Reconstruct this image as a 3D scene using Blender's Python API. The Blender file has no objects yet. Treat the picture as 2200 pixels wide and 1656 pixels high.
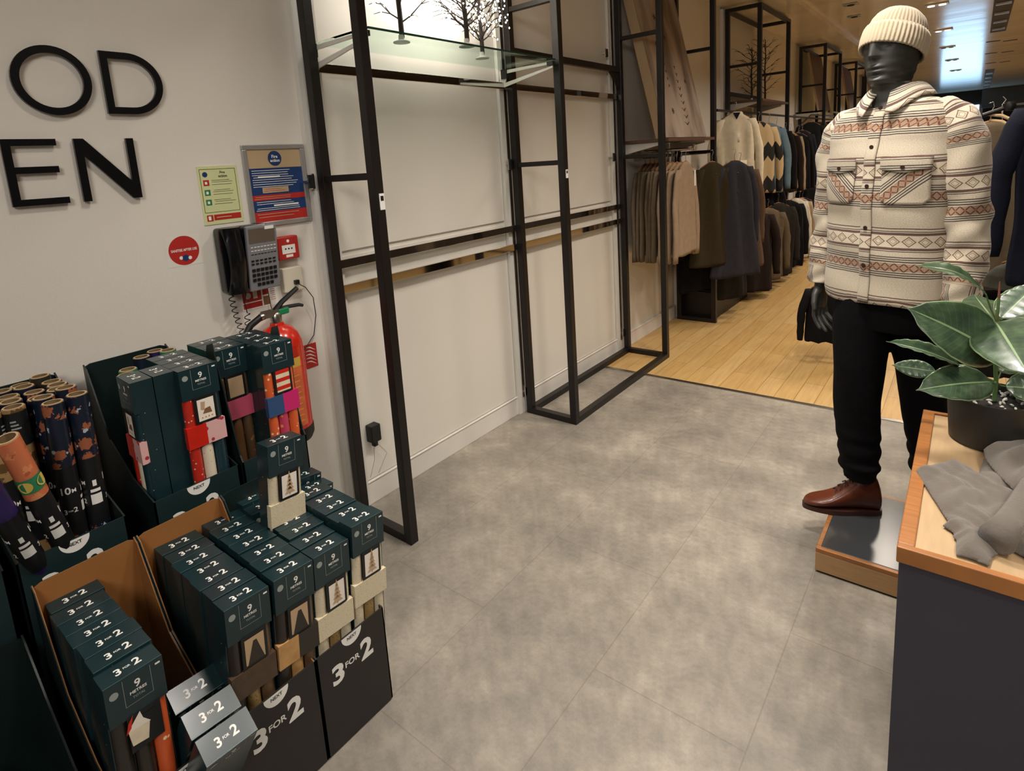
import bpy, math, random
from mathutils import Matrix, Vector
from math import sin, cos, pi, radians as R

rnd = random.Random(7)
SC = bpy.context.scene
COL = SC.collection

# ------------------------------------------------------------------ camera
cam = bpy.data.cameras.new('camera')
camo = bpy.data.objects.new('camera', cam)
COL.objects.link(camo)
cam.sensor_fit = 'HORIZONTAL'
cam.sensor_width = 36.0
cam.lens = 1255.6 / 2200 * 36.0
cam.shift_x = (1100 - 1085.0) / 2200
cam.shift_y = -(828 - 568.0) / 2200
cam.clip_start = 0.05
cam.clip_end = 100
RX = Vector((0.78262041, 0.61908876, -0.06507233))
DN = Vector((0.05576027, -0.1738328, -0.98319527))
FW = Vector((-0.61999684, 0.76584024, -0.17056566))
m = Matrix.Identity(4)
for i in range(3):
    m[i][0] = RX[i]; m[i][1] = -DN[i]; m[i][2] = -FW[i]
m.translation = Vector((0, 0, 1.5))
camo.matrix_world = m
SC.camera = camo
CP = Vector((0, 0, 1.5))
def ray(px, py):
    return RX * (px - 1085.0) + DN * (py - 568.0) + FW * 1255.6
def hit(px, py, ax, val):
    d = ray(px, py)
    return CP + d * ((val - CP[ax]) / d[ax])

# ------------------------------------------------------------------ world, exposure
SC.view_settings.view_transform = 'Standard'
SC.view_settings.look = 'None'
SC.view_settings.exposure = 0.16
SC.view_settings.gamma = 1.0
SC.view_settings.use_curve_mapping = False
W = bpy.data.worlds.new('world'); SC.world = W
W.use_nodes = True
W.node_tree.nodes['Background'].inputs[0].default_value = (1.0, 0.86, 0.70, 1)
W.node_tree.nodes['Background'].inputs[1].default_value = 0.04

# ------------------------------------------------------------------ lamps (ceiling downlights and an added fill)
def area(name, loc, size, power, col, target=None, shape='DISK', spread=180, size_y=None):
    l = bpy.data.lights.new(name, 'AREA'); l.shape = shape; l.size = size
    if size_y: l.size_y = size_y
    l.energy = power; l.color = col; l.spread = R(spread)
    o = bpy.data.objects.new(name, l); COL.objects.link(o); o.location = loc
    if target is not None:
        o.rotation_euler = (Vector(target) - Vector(loc)).to_track_quat('-Z', 'Y').to_euler()
    return o
WARM = (1.0, 0.89, 0.76)
NEUT = (1.0, 0.93, 0.85)
# rows of downlights over the aisle
for (x, y, p) in [(-0.8, 0.93, 11), (0.9, -0.3, 3), (-0.45, 1.9, 17), (-0.45, 3.1, 17), (0.9, 1.6, 3), (-0.4, 4.5, 15), (0.9, 3.6, 14),
                  (-0.4, 6.2, 22), (0.9, 6.4, 20), (-0.4, 9.0, 34), (1.2, 9.6, 30), (-0.4, 13, 60), (0.8, 18, 90)]:
    area('ceiling_spot', (x, y, 2.80), 0.30, p, WARM if y > 3 else NEUT, (x, y, 0), spread=118 if y < 4 else 142)
# added soft fill behind the camera, brightens the left wall
area('wall_fill_light', (0.6, -1.4, 2.75), 1.2, 46, (1.0, 0.94, 0.87), (-1.2, 1.2, 0.6), spread=170)
# accent spots: the figure, the display table, the bays
area('accent_spot', (-1.1, 1.0, 2.78), 0.16, 1.2, NEUT, (-0.25, 2.4, 1.5), spread=60)
area('accent_spot', (0.9, 0.4, 2.78), 0.07, 0.9, WARM, (0.0, 1.4, 0.75), spread=40)

# ------------------------------------------------------------------ materials
MATS = {}
def newmat(name):
    mt = bpy.data.materials.new(name); mt.use_nodes = True
    nt = mt.node_tree
    return mt, nt, nt.nodes['Principled BSDF']
def srgb(c):
    if isinstance(c, str):
        c = tuple(int(c[i:i + 2], 16) / 255 for i in (0, 2, 4))
    return tuple(((x / 12.92) if x <= 0.04045 else ((x + 0.055) / 1.055) ** 2.4) for x in c) + (1,)
def M(name, col='808080', rough=0.5, metal=0.0, var=0.0, vscale=20, bump=0.0, bscale=60, emit=None, estr=0, coat=0, sheen=0, spec=0.5, aniso=None):
    if name in MATS: return MATS[name]
    mt, nt, b = newmat(name)
    c = srgb(col)
    b.inputs['Base Color'].default_value = c
    b.inputs['Roughness'].default_value = rough
    b.inputs['Metallic'].default_value = metal
    b.inputs['Specular IOR Level'].default_value = spec
    b.inputs['Coat Weight'].default_value = coat
    b.inputs['Sheen Weight'].default_value = sheen
    if emit:
        b.inputs['Emission Color'].default_value = srgb(emit)
        b.inputs['Emission Strength'].default_value = estr
    tc = None
    if var or bump:
        tc = nt.nodes.new('ShaderNodeTexCoord')
        mp = nt.nodes.new('ShaderNodeMapping')
        nt.links.new(tc.outputs['Object'], mp.inputs[0])
        if aniso: mp.inputs['Scale'].default_value = aniso
    if var:
        n = nt.nodes.new('ShaderNodeTexNoise'); n.inputs['Scale'].default_value = vscale; n.inputs['Detail'].default_value = 4
        nt.links.new(mp.outputs[0], n.inputs['Vector'])
        mx = nt.nodes.new('ShaderNodeMix'); mx.data_type = 'RGBA'
        mx.inputs['A'].default_value = tuple(max(0, x * (1 - var)) for x in c[:3]) + (1,)
        mx.inputs['B'].default_value = tuple(min(1, x * (1 + var)) for x in c[:3]) + (1,)
        mr = nt.nodes.new('ShaderNodeMapRange'); mr.inputs[1].default_value = 0.3; mr.inputs[2].default_value = 0.7
        nt.links.new(n.outputs[0], mr.inputs[0]); nt.links.new(mr.outputs[0], mx.inputs['Factor'])
        nt.links.new(mx.outputs['Result'], b.inputs['Base Color'])
    if bump:
        n2 = nt.nodes.new('ShaderNodeTexNoise'); n2.inputs['Scale'].default_value = bscale; n2.inputs['Detail'].default_value = 3
        nt.links.new(mp.outputs[0], n2.inputs['Vector'])
        bp = nt.nodes.new('ShaderNodeBump'); bp.inputs['Strength'].default_value = bump; bp.inputs['Distance'].default_value = 0.01
        nt.links.new(n2.outputs[0], bp.inputs['Height']); nt.links.new(bp.outputs[0], b.inputs['Normal'])
    MATS[name] = mt
    return mt

M('wall_paint', 'DCD6CC', 0.6, var=0.02, vscale=1.5, bump=0.04, bscale=120)
M('panel_paint', 'DFDAD0', 0.45, var=0.02, vscale=1.2)
M('skirting_paint', 'DDD8D0', 0.4, var=0.04, vscale=6)
M('black_metal', '15100E', 0.4, metal=0.0, spec=0.4, bump=0.02, bscale=200)
M('letter_black', '0B0B0D', 0.3)
M('chrome', 'C8C4BE', 0.06, metal=1)
M('steel_soft', 'B9B4AC', 0.3, metal=1)
M('white_metal', 'D8D4CC', 0.4)
M('teal', '182D31', 0.24, var=0.14, vscale=9)
M('teal_edge_highlight', '3C5A5C', 0.4)
M('teal_dark', '12201F', 0.4, var=0.15, vscale=8)
M('crate_print', '221E1C', 0.5, var=0.08, vscale=5)
M('crate_green', '15292B', 0.45, var=0.1, vscale=6)
M('cardboard', '94602C', 0.75, var=0.06, vscale=5, bump=0.05, bscale=40)
M('cardboard_edge', 'B49A74', 0.8)
M('roll_inner', '7A6244', 0.8)
M('print_white', 'E6E4DE', 0.5)
M('print_grey', '8F9792', 0.5)
M('print_black', '101214', 0.45)
M('cream_paper', 'D9CBAF', 0.4, var=0.08, vscale=40)
M('gold_paper', 'A98B52', 0.35, metal=0.4, var=0.25, vscale=60)
M('kraft_paper', 'B58A55', 0.5, var=0.15, vscale=50)
M('brown_paper', '7C5636', 0.5, var=0.1, vscale=30)
M('dull_brown', '4A3828', 0.5, var=0.2, vscale=40)
M('dark_paper', '2C2621', 0.4)
M('red_paper', 'C22316', 0.3, var=0.08, vscale=30)
M('pink_paper', 'C2526A', 0.35)
M('magenta_paper', 'C22368', 0.35)
M('orange_paper', 'D8632F', 0.4, var=0.1, vscale=40)
M('yellow_paper', 'E2C05A', 0.4)
M('green_paper', '2E7D55', 0.4)
M('blue_paper', '2C4A74', 0.4)
M('navy_paper', '141C2E', 0.35)
M('purple_paper', '2B1E52', 0.35, var=0.4, vscale=18)
M('tree_beige', 'B79A78', 0.5)
M('picture_cream', 'E6DDD0', 0.5, var=0.03)
M('navy_cloth', '1E2433', 0.85, bump=0.1, bscale=300)
M('sole', '3A1E16', 0.5)
M('leather', '5A2915', 0.32, var=0.22, vscale=12, bump=0.06, bscale=80, coat=0.2)
M('lace', '2A1712', 0.8)
M('dummy_skin', '33332E', 0.5, var=0.04, vscale=5)
M('black_cloth', '070608', 0.95, bump=0.15, bscale=60, spec=0.15)
M('knit', 'AB9B82', 0.9, bump=0.15, bscale=240, sheen=0.3)
M('button', '2B1B18', 0.35)
M('pot', '24221F', 0.5, var=0.06)
M('soil', '15110E', 0.9, var=0.4, vscale=90)
M('pebble', 'C9C7BE', 0.6)
M('stem_green', '4B6B3A', 0.5)
M('stem_brown', '6D3A28', 0.5)
M('wood_rim', '9A6435', 0.35, var=0.22, vscale=9, aniso=(1, 14, 1))
M('wood_top', 'B29672', 0.4, var=0.06, vscale=7, aniso=(14, 2, 1))
M('wood_side', 'B08A5E', 0.5, var=0.08, vscale=12, aniso=(1, 1, 9))
M('navy_panel', '35333C', 0.7, var=0.04, vscale=20)
M('phone_grey', '77777B', 0.45)
M('phone_black', '0E0E10', 0.22)
M('socket_cream', 'D9D2BE', 0.4)
M('sign_red', 'B12A24', 0.4)
M('sign_blue', '1C3868', 0.4)
M('sign_yellow', 'CDD19C', 0.5)
M('sign_green', '2B7A4B', 0.5)
M('sign_sand', 'B59C7A', 0.5)
M('sign_white', 'E8E6E0', 0.5)
M('frame_silver', 'B4B2AE', 0.35, metal=0.6)
M('ext_red', 'C42617', 0.22, coat=0.4)
M('ext_label', 'D4693E', 0.45, var=0.2, vscale=30)
M('ext_yellow', 'D8B24A', 0.45)
M('ext_green', '137A4C', 0.4)
M('rubber', '0D0D0E', 0.5)
M('bark', '241A14', 0.8)
M('led', 'FFFFFF', 0.4, emit='FFF4E6', estr=35)
M('disc_white', 'B9B7B0', 0.4)
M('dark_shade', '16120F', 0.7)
M('lamp_glow', 'FFFFFF', 0.4, emit='FFEBD0', estr=2.5)
M('downstand', '5D5F63', 0.6)
M('far_dark', '2A2420', 0.8, var=0.2, vscale=2)
M('daylight', 'FFFFFF', 0.5, emit='A8D8FF', estr=3.6)

def glass_mat():
    mt, nt, b = newmat('shelf_glass')
    b.inputs['Base Color'].default_value = (0.78, 0.93, 0.86, 1)
    b.inputs['Transmission Weight'].default_value = 1.0
    b.inputs['Roughness'].default_value = 0.0
    b.inputs['IOR'].default_value = 1.05
    b.inputs['Specular IOR Level'].default_value = 0.5
    MATS['shelf_glass'] = mt
    mt, nt, b = newmat('glass_edge')
    b.inputs['Base Color'].default_value = (0.008, 0.05, 0.036, 1); b.inputs['Roughness'].default_value = 0.1
    MATS['glass_edge'] = mt
glass_mat()

def floor_grey():
    mt, nt, b = newmat('grey_stone_tile')
    tc = nt.nodes.new('ShaderNodeTexCoord')
    n1 = nt.nodes.new('ShaderNodeTexNoise'); n1.inputs['Scale'].default_value = 3.2; n1.inputs['Detail'].default_value = 9; n1.inputs['Roughness'].default_value = 0.68
    n2 = nt.nodes.new('ShaderNodeTexNoise'); n2.inputs['Scale'].default_value = 26; n2.inputs['Detail'].default_value = 6; n2.inputs['Roughness'].default_value = 0.75
    cr = nt.nodes.new('ShaderNodeValToRGB')
    cr.color_ramp.elements[0].position = 0.32; cr.color_ramp.elements[0].color = srgb('77726A')
    cr.color_ramp.elements[1].position = 0.70; cr.color_ramp.elements[1].color = srgb('A9A195')
    e = cr.color_ramp.elements.new(0.52); e.color = srgb('8E877D')
    cr2 = nt.nodes.new('ShaderNodeValToRGB')
    cr2.color_ramp.elements[0].position = 0.35; cr2.color_ramp.elements[0].color = (0.80, 0.80, 0.80, 1)
    cr2.color_ramp.elements[1].position = 0.68; cr2.color_ramp.elements[1].color = (1.12, 1.1, 1.06, 1)
    mul = nt.nodes.new('ShaderNodeMix'); mul.data_type = 'RGBA'; mul.blend_type = 'MULTIPLY'; mul.inputs['Factor'].default_value = 1
    for n in (n1, n2): nt.links.new(tc.outputs['Object'], n.inputs['Vector'])
    nt.links.new(n1.outputs[0], cr.inputs[0]); nt.links.new(n2.outputs[0], cr2.inputs[0])
    nt.links.new(cr.outputs[0], mul.inputs['A']); nt.links.new(cr2.outputs[0], mul.inputs['B'])
    br = nt.nodes.new('ShaderNodeTexBrick')
    br.inputs['Scale'].default_value = 1.0; br.inputs['Mortar Size'].default_value = 0.0025; br.inputs['Brick Width'].default_value = 0.92
    br.inputs['Row Height'].default_value = 0.435; br.inputs['Color1'].default_value = (1, 1, 1, 1); br.inputs['Color2'].default_value = (0.93, 0.935, 0.94, 1)
    br.inputs['Mortar'].default_value = (0.78, 0.77, 0.75, 1); br.offset = 0.5; br.inputs['Mortar Smooth'].default_value = 0.5
    mp = nt.nodes.new('ShaderNodeMapping'); mp.inputs['Rotation'].default_value = (0, 0, R(90)); mp.inputs['Location'].default_value = (0.37, 0.37, 0)
    nt.links.new(tc.outputs['Object'], mp.inputs[0]); nt.links.new(mp.outputs[0], br.inputs['Vector'])
    mul2 = nt.nodes.new('ShaderNodeMix'); mul2.data_type = 'RGBA'; mul2.blend_type = 'MULTIPLY'; mul2.inputs['Factor'].default_value = 1
    nt.links.new(mul.outputs['Result'], mul2.inputs['A']); nt.links.new(br.outputs['Color'], mul2.inputs['B'])
    nt.links.new(mul2.outputs['Result'], b.inputs['Base Color'])
    b.inputs['Roughness'].default_value = 0.42
    bp = nt.nodes.new('ShaderNodeBump'); bp.inputs['Strength'].default_value = 0.12; bp.inputs['Distance'].default_value = 0.004
    nt.links.new(n2.outputs[0], bp.inputs['Height']); nt.links.new(bp.outputs[0], b.inputs['Normal'])
    MATS['grey_floor'] = mt
floor_grey()

def floor_wood():
    mt, nt, b = newmat('oak_boards')
    tc = nt.nodes.new('ShaderNodeTexCoord')
    mp = nt.nodes.new('ShaderNodeMapping'); mp.inputs['Rotation'].default_value = (0, 0, R(90))
    nt.links.new(tc.outputs['Object'], mp.inputs[0])
    br = nt.nodes.new('ShaderNodeTexBrick')
    br.inputs['Scale'].default_value = 1.0; br.inputs['Mortar Size'].default_value = 0.0018; br.inputs['Brick Width'].default_value = 1.3
    br.inputs['Row Height'].default_value = 0.11; br.inputs['Color1'].default_value = srgb('C0A06C'); br.inputs['Color2'].default_value = srgb('B6935C')
    br.inputs['Mortar'].default_value = srgb('8F6A38'); br.offset = 0.37
    nt.links.new(mp.outputs[0], br.inputs['Vector'])
    n1 = nt.nodes.new('ShaderNodeTexNoise'); n1.inputs['Scale'].default_value = 6; n1.inputs['Detail'].default_value = 6
    mp2 = nt.nodes.new('ShaderNodeMapping'); mp2.inputs['Scale'].default_value = (9, 0.7, 1)
    nt.links.new(tc.outputs['Object'], mp2.inputs[0]); nt.links.new(mp2.outputs[0], n1.inputs['Vector'])
    cr2 = nt.nodes.new('ShaderNodeValToRGB')
    cr2.color_ramp.elements[0].position = 0.3; cr2.color_ramp.elements[0].color = (0.86, 0.84, 0.8, 1)
    cr2.color_ramp.elements[1].position = 0.7; cr2.color_ramp.elements[1].color = (1.08, 1.08, 1.08, 1)
    nt.links.new(n1.outputs[0], cr2.inputs[0])
    mul = nt.nodes.new('ShaderNodeMix'); mul.data_type = 'RGBA'; mul.blend_type = 'MULTIPLY'; mul.inputs['Factor'].default_value = 1
    nt.links.new(br.outputs['Color'], mul.inputs['A']); nt.links.new(cr2.outputs[0], mul.inputs['B'])
    nt.links.new(mul.outputs['Result'], b.inputs['Base Color'])
    b.inputs['Roughness'].default_value = 0.38
    MATS['wood_floor'] = mt
floor_wood()

def ceiling_mat():
    mt, nt, b = newmat('tan_ceiling')
    tc = nt.nodes.new('ShaderNodeTexCoord')
    n1 = nt.nodes.new('ShaderNodeTexNoise'); n1.inputs['Scale'].default_value = 1.2; n1.inputs['Detail'].default_value = 3
    mp2 = nt.nodes.new('ShaderNodeMapping'); mp2.inputs['Scale'].default_value = (0.3, 3, 1)
    nt.links.new(tc.outputs['Object'], mp2.inputs[0]); nt.links.new(mp2.outputs[0], n1.inputs['Vector'])
    cr = nt.nodes.new('ShaderNodeValToRGB')
    cr.color_ramp.elements[0].position = 0.3; cr.color_ramp.elements[0].color = srgb('D2C9B9')
    cr.color_ramp.elements[1].position = 0.7; cr.color_ramp.elements[1].color = srgb('DCD4C5')
    nt.links.new(n1.outputs[0], cr.inputs[0]); nt.links.new(cr.outputs[0], b.inputs['Base Color'])
    b.inputs['Roughness'].default_value = 0.17
    wv = nt.nodes.new('ShaderNodeTexWave'); wv.bands_direction = 'Y'; wv.inputs['Scale'].default_value = 0.5; wv.inputs['Distortion'].default_value = 1.5
    nt.links.new(tc.outputs['Object'], wv.inputs['Vector'])
    bp = nt.nodes.new('ShaderNodeBump'); bp.inputs['Strength'].default_value = 0.05; bp.inputs['Distance'].default_value = 0.02
    n3 = nt.nodes.new('ShaderNodeTexNoise'); n3.inputs['Scale'].default_value = 1.0; n3.inputs['Detail'].default_value = 2
    mp3 = nt.nodes.new('ShaderNodeMapping'); mp3.inputs['Scale'].default_value = (0.4, 2.2, 1); nt.links.new(tc.outputs['Object'], mp3.inputs[0]); nt.links.new(mp3.outputs[0], n3.inputs['Vector'])
    bp2 = nt.nodes.new('ShaderNodeBump'); bp2.inputs['Strength'].default_value = 0.14; bp2.inputs['Distance'].default_value = 0.03
    nt.links.new(n3.outputs[0], bp2.inputs['Height']); nt.links.new(bp.outputs[0], bp2.inputs['Normal'])
    nt.links.new(wv.outputs[0], bp.inputs['Height']); nt.links.new(bp2.outputs[0], b.inputs['Normal'])
    MATS['ceiling'] = mt
ceiling_mat()

# woven over-shirt: bands by height, motifs along the band (uv in metres)
def nodes_math(nt, op, a, bb=None, c=None):
    n = nt.nodes.new('ShaderNodeMath'); n.operation = op
    for i, x in enumerate((a, bb, c)):
        if x is None: continue
        if isinstance(x, (int, float)): n.inputs[i].default_value = x
        else: nt.links.new(x, n.inputs[i])
    return n.outputs[0]
PER = 0.232
def weave_mat():
    mt, nt, b = newmat('striped_weave')
    uv = nt.nodes.new('ShaderNodeUVMap'); uv.uv_map = 'UVMap'
    sep = nt.nodes.new('ShaderNodeSeparateXYZ'); nt.links.new(uv.outputs[0], sep.inputs[0])
    u, v = sep.outputs[0], sep.outputs[1]
    mt_ = lambda op, a, bb=None, c=None: nodes_math(nt, op, a, bb, c)
    nz = nt.nodes.new('ShaderNodeTexNoise'); nz.inputs['Scale'].default_value = 14; nt.links.new(uv.outputs[0], nz.inputs['Vector'])
    vv = mt_('ADD', v, mt_('MULTIPLY', mt_('SUBTRACT', nz.outputs[0], 0.5), 0.006))
    t = mt_('FRACT', mt_('ADD', mt_('DIVIDE', vv, PER), 10.0))
    cr = nt.nodes.new('ShaderNodeValToRGB'); cr.color_ramp.interpolation = 'CONSTANT'
    base = srgb('B9AE9B'); dk = srgb('453E39'); br_ = srgb('5C433A'); tan = srgb('9C816A')
    light = srgb('C9BDA9')
    # X band centred at t=.25, lozenge band centred at t=.62
    stops = [(0.0, base), (0.098, dk), (0.114, base), (0.130, dk), (0.146, base), (0.162, dk), (0.178, base), (0.192, tan), (0.308, base), (0.324, dk), (0.340, base), (0.356, dk), (0.372, base), (0.388, dk), (0.404, base),
             (0.475, dk), (0.487, base), (0.50, br_), (0.535, light), (0.705, br_), (0.74, base), (0.752, dk), (0.764, base), (0.79, br_), (0.805, base)]
    el = cr.color_ramp.elements
    el[0].position = 0; el[0].color = base
    el[1].position = 0.098; el[1].color = dk
    for p, c in stops[2:]:
        e = el.new(p); e.color = c
    nt.links.new(t, cr.inputs[0])
    # X / eye motif
    a = mt_('ABSOLUTE', mt_('SUBTRACT', mt_('FRACT', mt_('DIVIDE', u, 0.027)), 0.5))      # 0 centre .. .5
    bb = mt_('ABSOLUTE', mt_('DIVIDE', mt_('SUBTRACT', t, 0.25), 0.12))                   # 0 .. .5
    xm = mt_('LESS_THAN', mt_('ABSOLUTE', mt_('SUBTRACT', a, bb)), 0.10)
    inb = mt_('LESS_THAN', bb, 0.5)
    xm = mt_('MULTIPLY', xm, inb)
    dot = mt_('MULTIPLY', mt_('LESS_THAN', mt_('ADD', a, bb), 0.16), inb)
    # lozenge chain
    a2 = mt_('ABSOLUTE', mt_('SUBTRACT', mt_('FRACT', mt_('DIVIDE', u, 0.044)), 0.5))
    b2 = mt_('ABSOLUTE', mt_('DIVIDE', mt_('SUBTRACT', t, 0.62), 0.16))
    in2 = mt_('LESS_THAN', b2, 0.5)
    lz = mt_('MULTIPLY', mt_('LESS_THAN', mt_('ABSOLUTE', mt_('SUBTRACT', mt_('ADD', a2, b2), 0.42)), 0.055), in2)
    lz2 = mt_('MULTIPLY', mt_('LESS_THAN', mt_('ABSOLUTE', mt_('SUBTRACT', mt_('ADD', a2, b2), 0.24)), 0.04), in2)
    def mix(c1, fac, col):
        mx = nt.nodes.new('ShaderNodeMix'); mx.data_type = 'RGBA'
        nt.links.new(c1, mx.inputs['A']); mx.inputs['B'].default_value = col; nt.links.new(fac, mx.inputs['Factor'])
        return mx.outputs['Result']
    c = mix(cr.outputs[0], xm, srgb('5E3B30'))
    c = mix(c, dot, srgb('94603E'))
    c = mix(c, lz, srgb('75614F'))
    c = mix(c, lz2, srgb('9B8A74'))
    # woven flecks
    n2 = nt.nodes.new('ShaderNodeTexNoise'); n2.inputs['Scale'].default_value = 260; n2.inputs['Detail'].default_value = 2
    mpx = nt.nodes.new('ShaderNodeMapping'); mpx.inputs['Scale'].default_value = (1, 2.5, 1)
    nt.links.new(uv.outputs[0], mpx.inputs[0]); nt.links.new(mpx.outputs[0], n2.inputs['Vector'])
    crn = nt.nodes.new('ShaderNodeValToRGB')
    crn.color_ramp.elements[0].position = 0.3; crn.color_ramp.elements[0].color = (0.66, 0.64, 0.60, 1)
    crn.color_ramp.elements[1].position = 0.65; crn.color_ramp.elements[1].color = (1.14, 1.13, 1.12, 1)
    nt.links.new(n2.outputs[0], crn.inputs[0])
    mul = nt.nodes.new('ShaderNodeMix'); mul.data_type = 'RGBA'; mul.blend_type = 'MULTIPLY'; mul.inputs['Factor'].default_value = 0.8
    nt.links.new(c, mul.inputs['A']); nt.links.new(crn.outputs[0], mul.inputs['B'])
    nt.links.new(mul.outputs['Result'], b.inputs['Base Color'])
    b.inputs['Roughness'].default_value = 0.95
    b.inputs['Sheen Weight'].default_value = 0.2
    bp = nt.nodes.new('ShaderNodeBump'); bp.inputs['Strength'].default_value = 0.25; bp.inputs['Distance'].default_value = 0.003
    nt.links.new(n2.outputs[0], bp.inputs['Height']); nt.links.new(bp.outputs[0], b.inputs['Normal'])
    MATS['weave'] = mt
weave_mat()

def leaf_mat():
    mt, nt, b = newmat('leaf_green')
    uv = nt.nodes.new('ShaderNodeUVMap'); uv.uv_map = 'UVMap'
    sep = nt.nodes.new('ShaderNodeSeparateXYZ'); nt.links.new(uv.outputs[0], sep.inputs[0])
    f = lambda op, a, bb=None: nodes_math(nt, op, a, bb)
    av = f('ABSOLUTE', f('SUBTRACT', sep.outputs[1], 0.5))
    rib = f('LESS_THAN', av, 0.018)
    edge = f('GREATER_THAN', av, 0.475)
    w = f('FRACT', f('MULTIPLY', f('SUBTRACT', sep.outputs[0], f('MULTIPLY', av, 0.35)), 16))
    vein = f('MULTIPLY', f('LESS_THAN', w, 0.10), 0.14)
    fac = f('MINIMUM', f('ADD', f('ADD', rib, edge), vein), 1.0)
    nz = nt.nodes.new('ShaderNodeTexNoise'); nz.inputs['Scale'].default_value = 5; nt.links.new(uv.outputs[0], nz.inputs['Vector'])
    cr = nt.nodes.new('ShaderNodeValToRGB')
    cr.color_ramp.elements[0].position = 0.3; cr.color_ramp.elements[0].color = srgb('293B2D')
    cr.color_ramp.elements[1].position = 0.75; cr.color_ramp.elements[1].color = srgb('475E41')
    nt.links.new(nz.outputs[0], cr.inputs[0])
    mx = nt.nodes.new('ShaderNodeMix'); mx.data_type = 'RGBA'
    nt.links.new(cr.outputs[0], mx.inputs['A']); mx.inputs['B'].default_value = srgb('7F976D'); nt.links.new(fac, mx.inputs['Factor'])
    nt.links.new(mx.outputs['Result'], b.inputs['Base Color'])
    b.inputs['Roughness'].default_value = 0.33; b.inputs['Coat Weight'].default_value = 0.2
    MATS['leaf'] = mt
leaf_mat()

# ------------------------------------------------------------------ mesh builder
_text = {}
def text_geo(s, bold=0.0, res=3):
    key = (s, bold)
    if key in _text: return _text[key]
    cu = bpy.data.curves.new('t', 'FONT'); cu.body = s; cu.size = 1; cu.offset = bold; cu.resolution_u = res
    cu.align_x = 'CENTER'; cu.align_y = 'CENTER'
    o = bpy.data.objects.new('t', cu); COL.objects.link(o)
    dg = bpy.context.evaluated_depsgraph_get(); dg.update()
    me = bpy.data.meshes.new_from_object(o.evaluated_get(dg))
    vs = [(v.co.x, v.co.y) for v in me.vertices]; fs = [tuple(p.vertices) for p in me.polygons]
    bpy.data.objects.remove(o); bpy.data.curves.remove(cu); bpy.data.meshes.remove(me)
    xs = [v[0] for v in vs]; ys = [v[1] for v in vs]
    cx = (min(xs) + max(xs)) / 2; cy = (min(ys) + max(ys)) / 2
    vs = [(x - cx, y - cy) for x, y in vs]
    _text[key] = (vs, fs, max(xs) - min(xs), max(ys) - min(ys))
    return _text[key]

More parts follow.
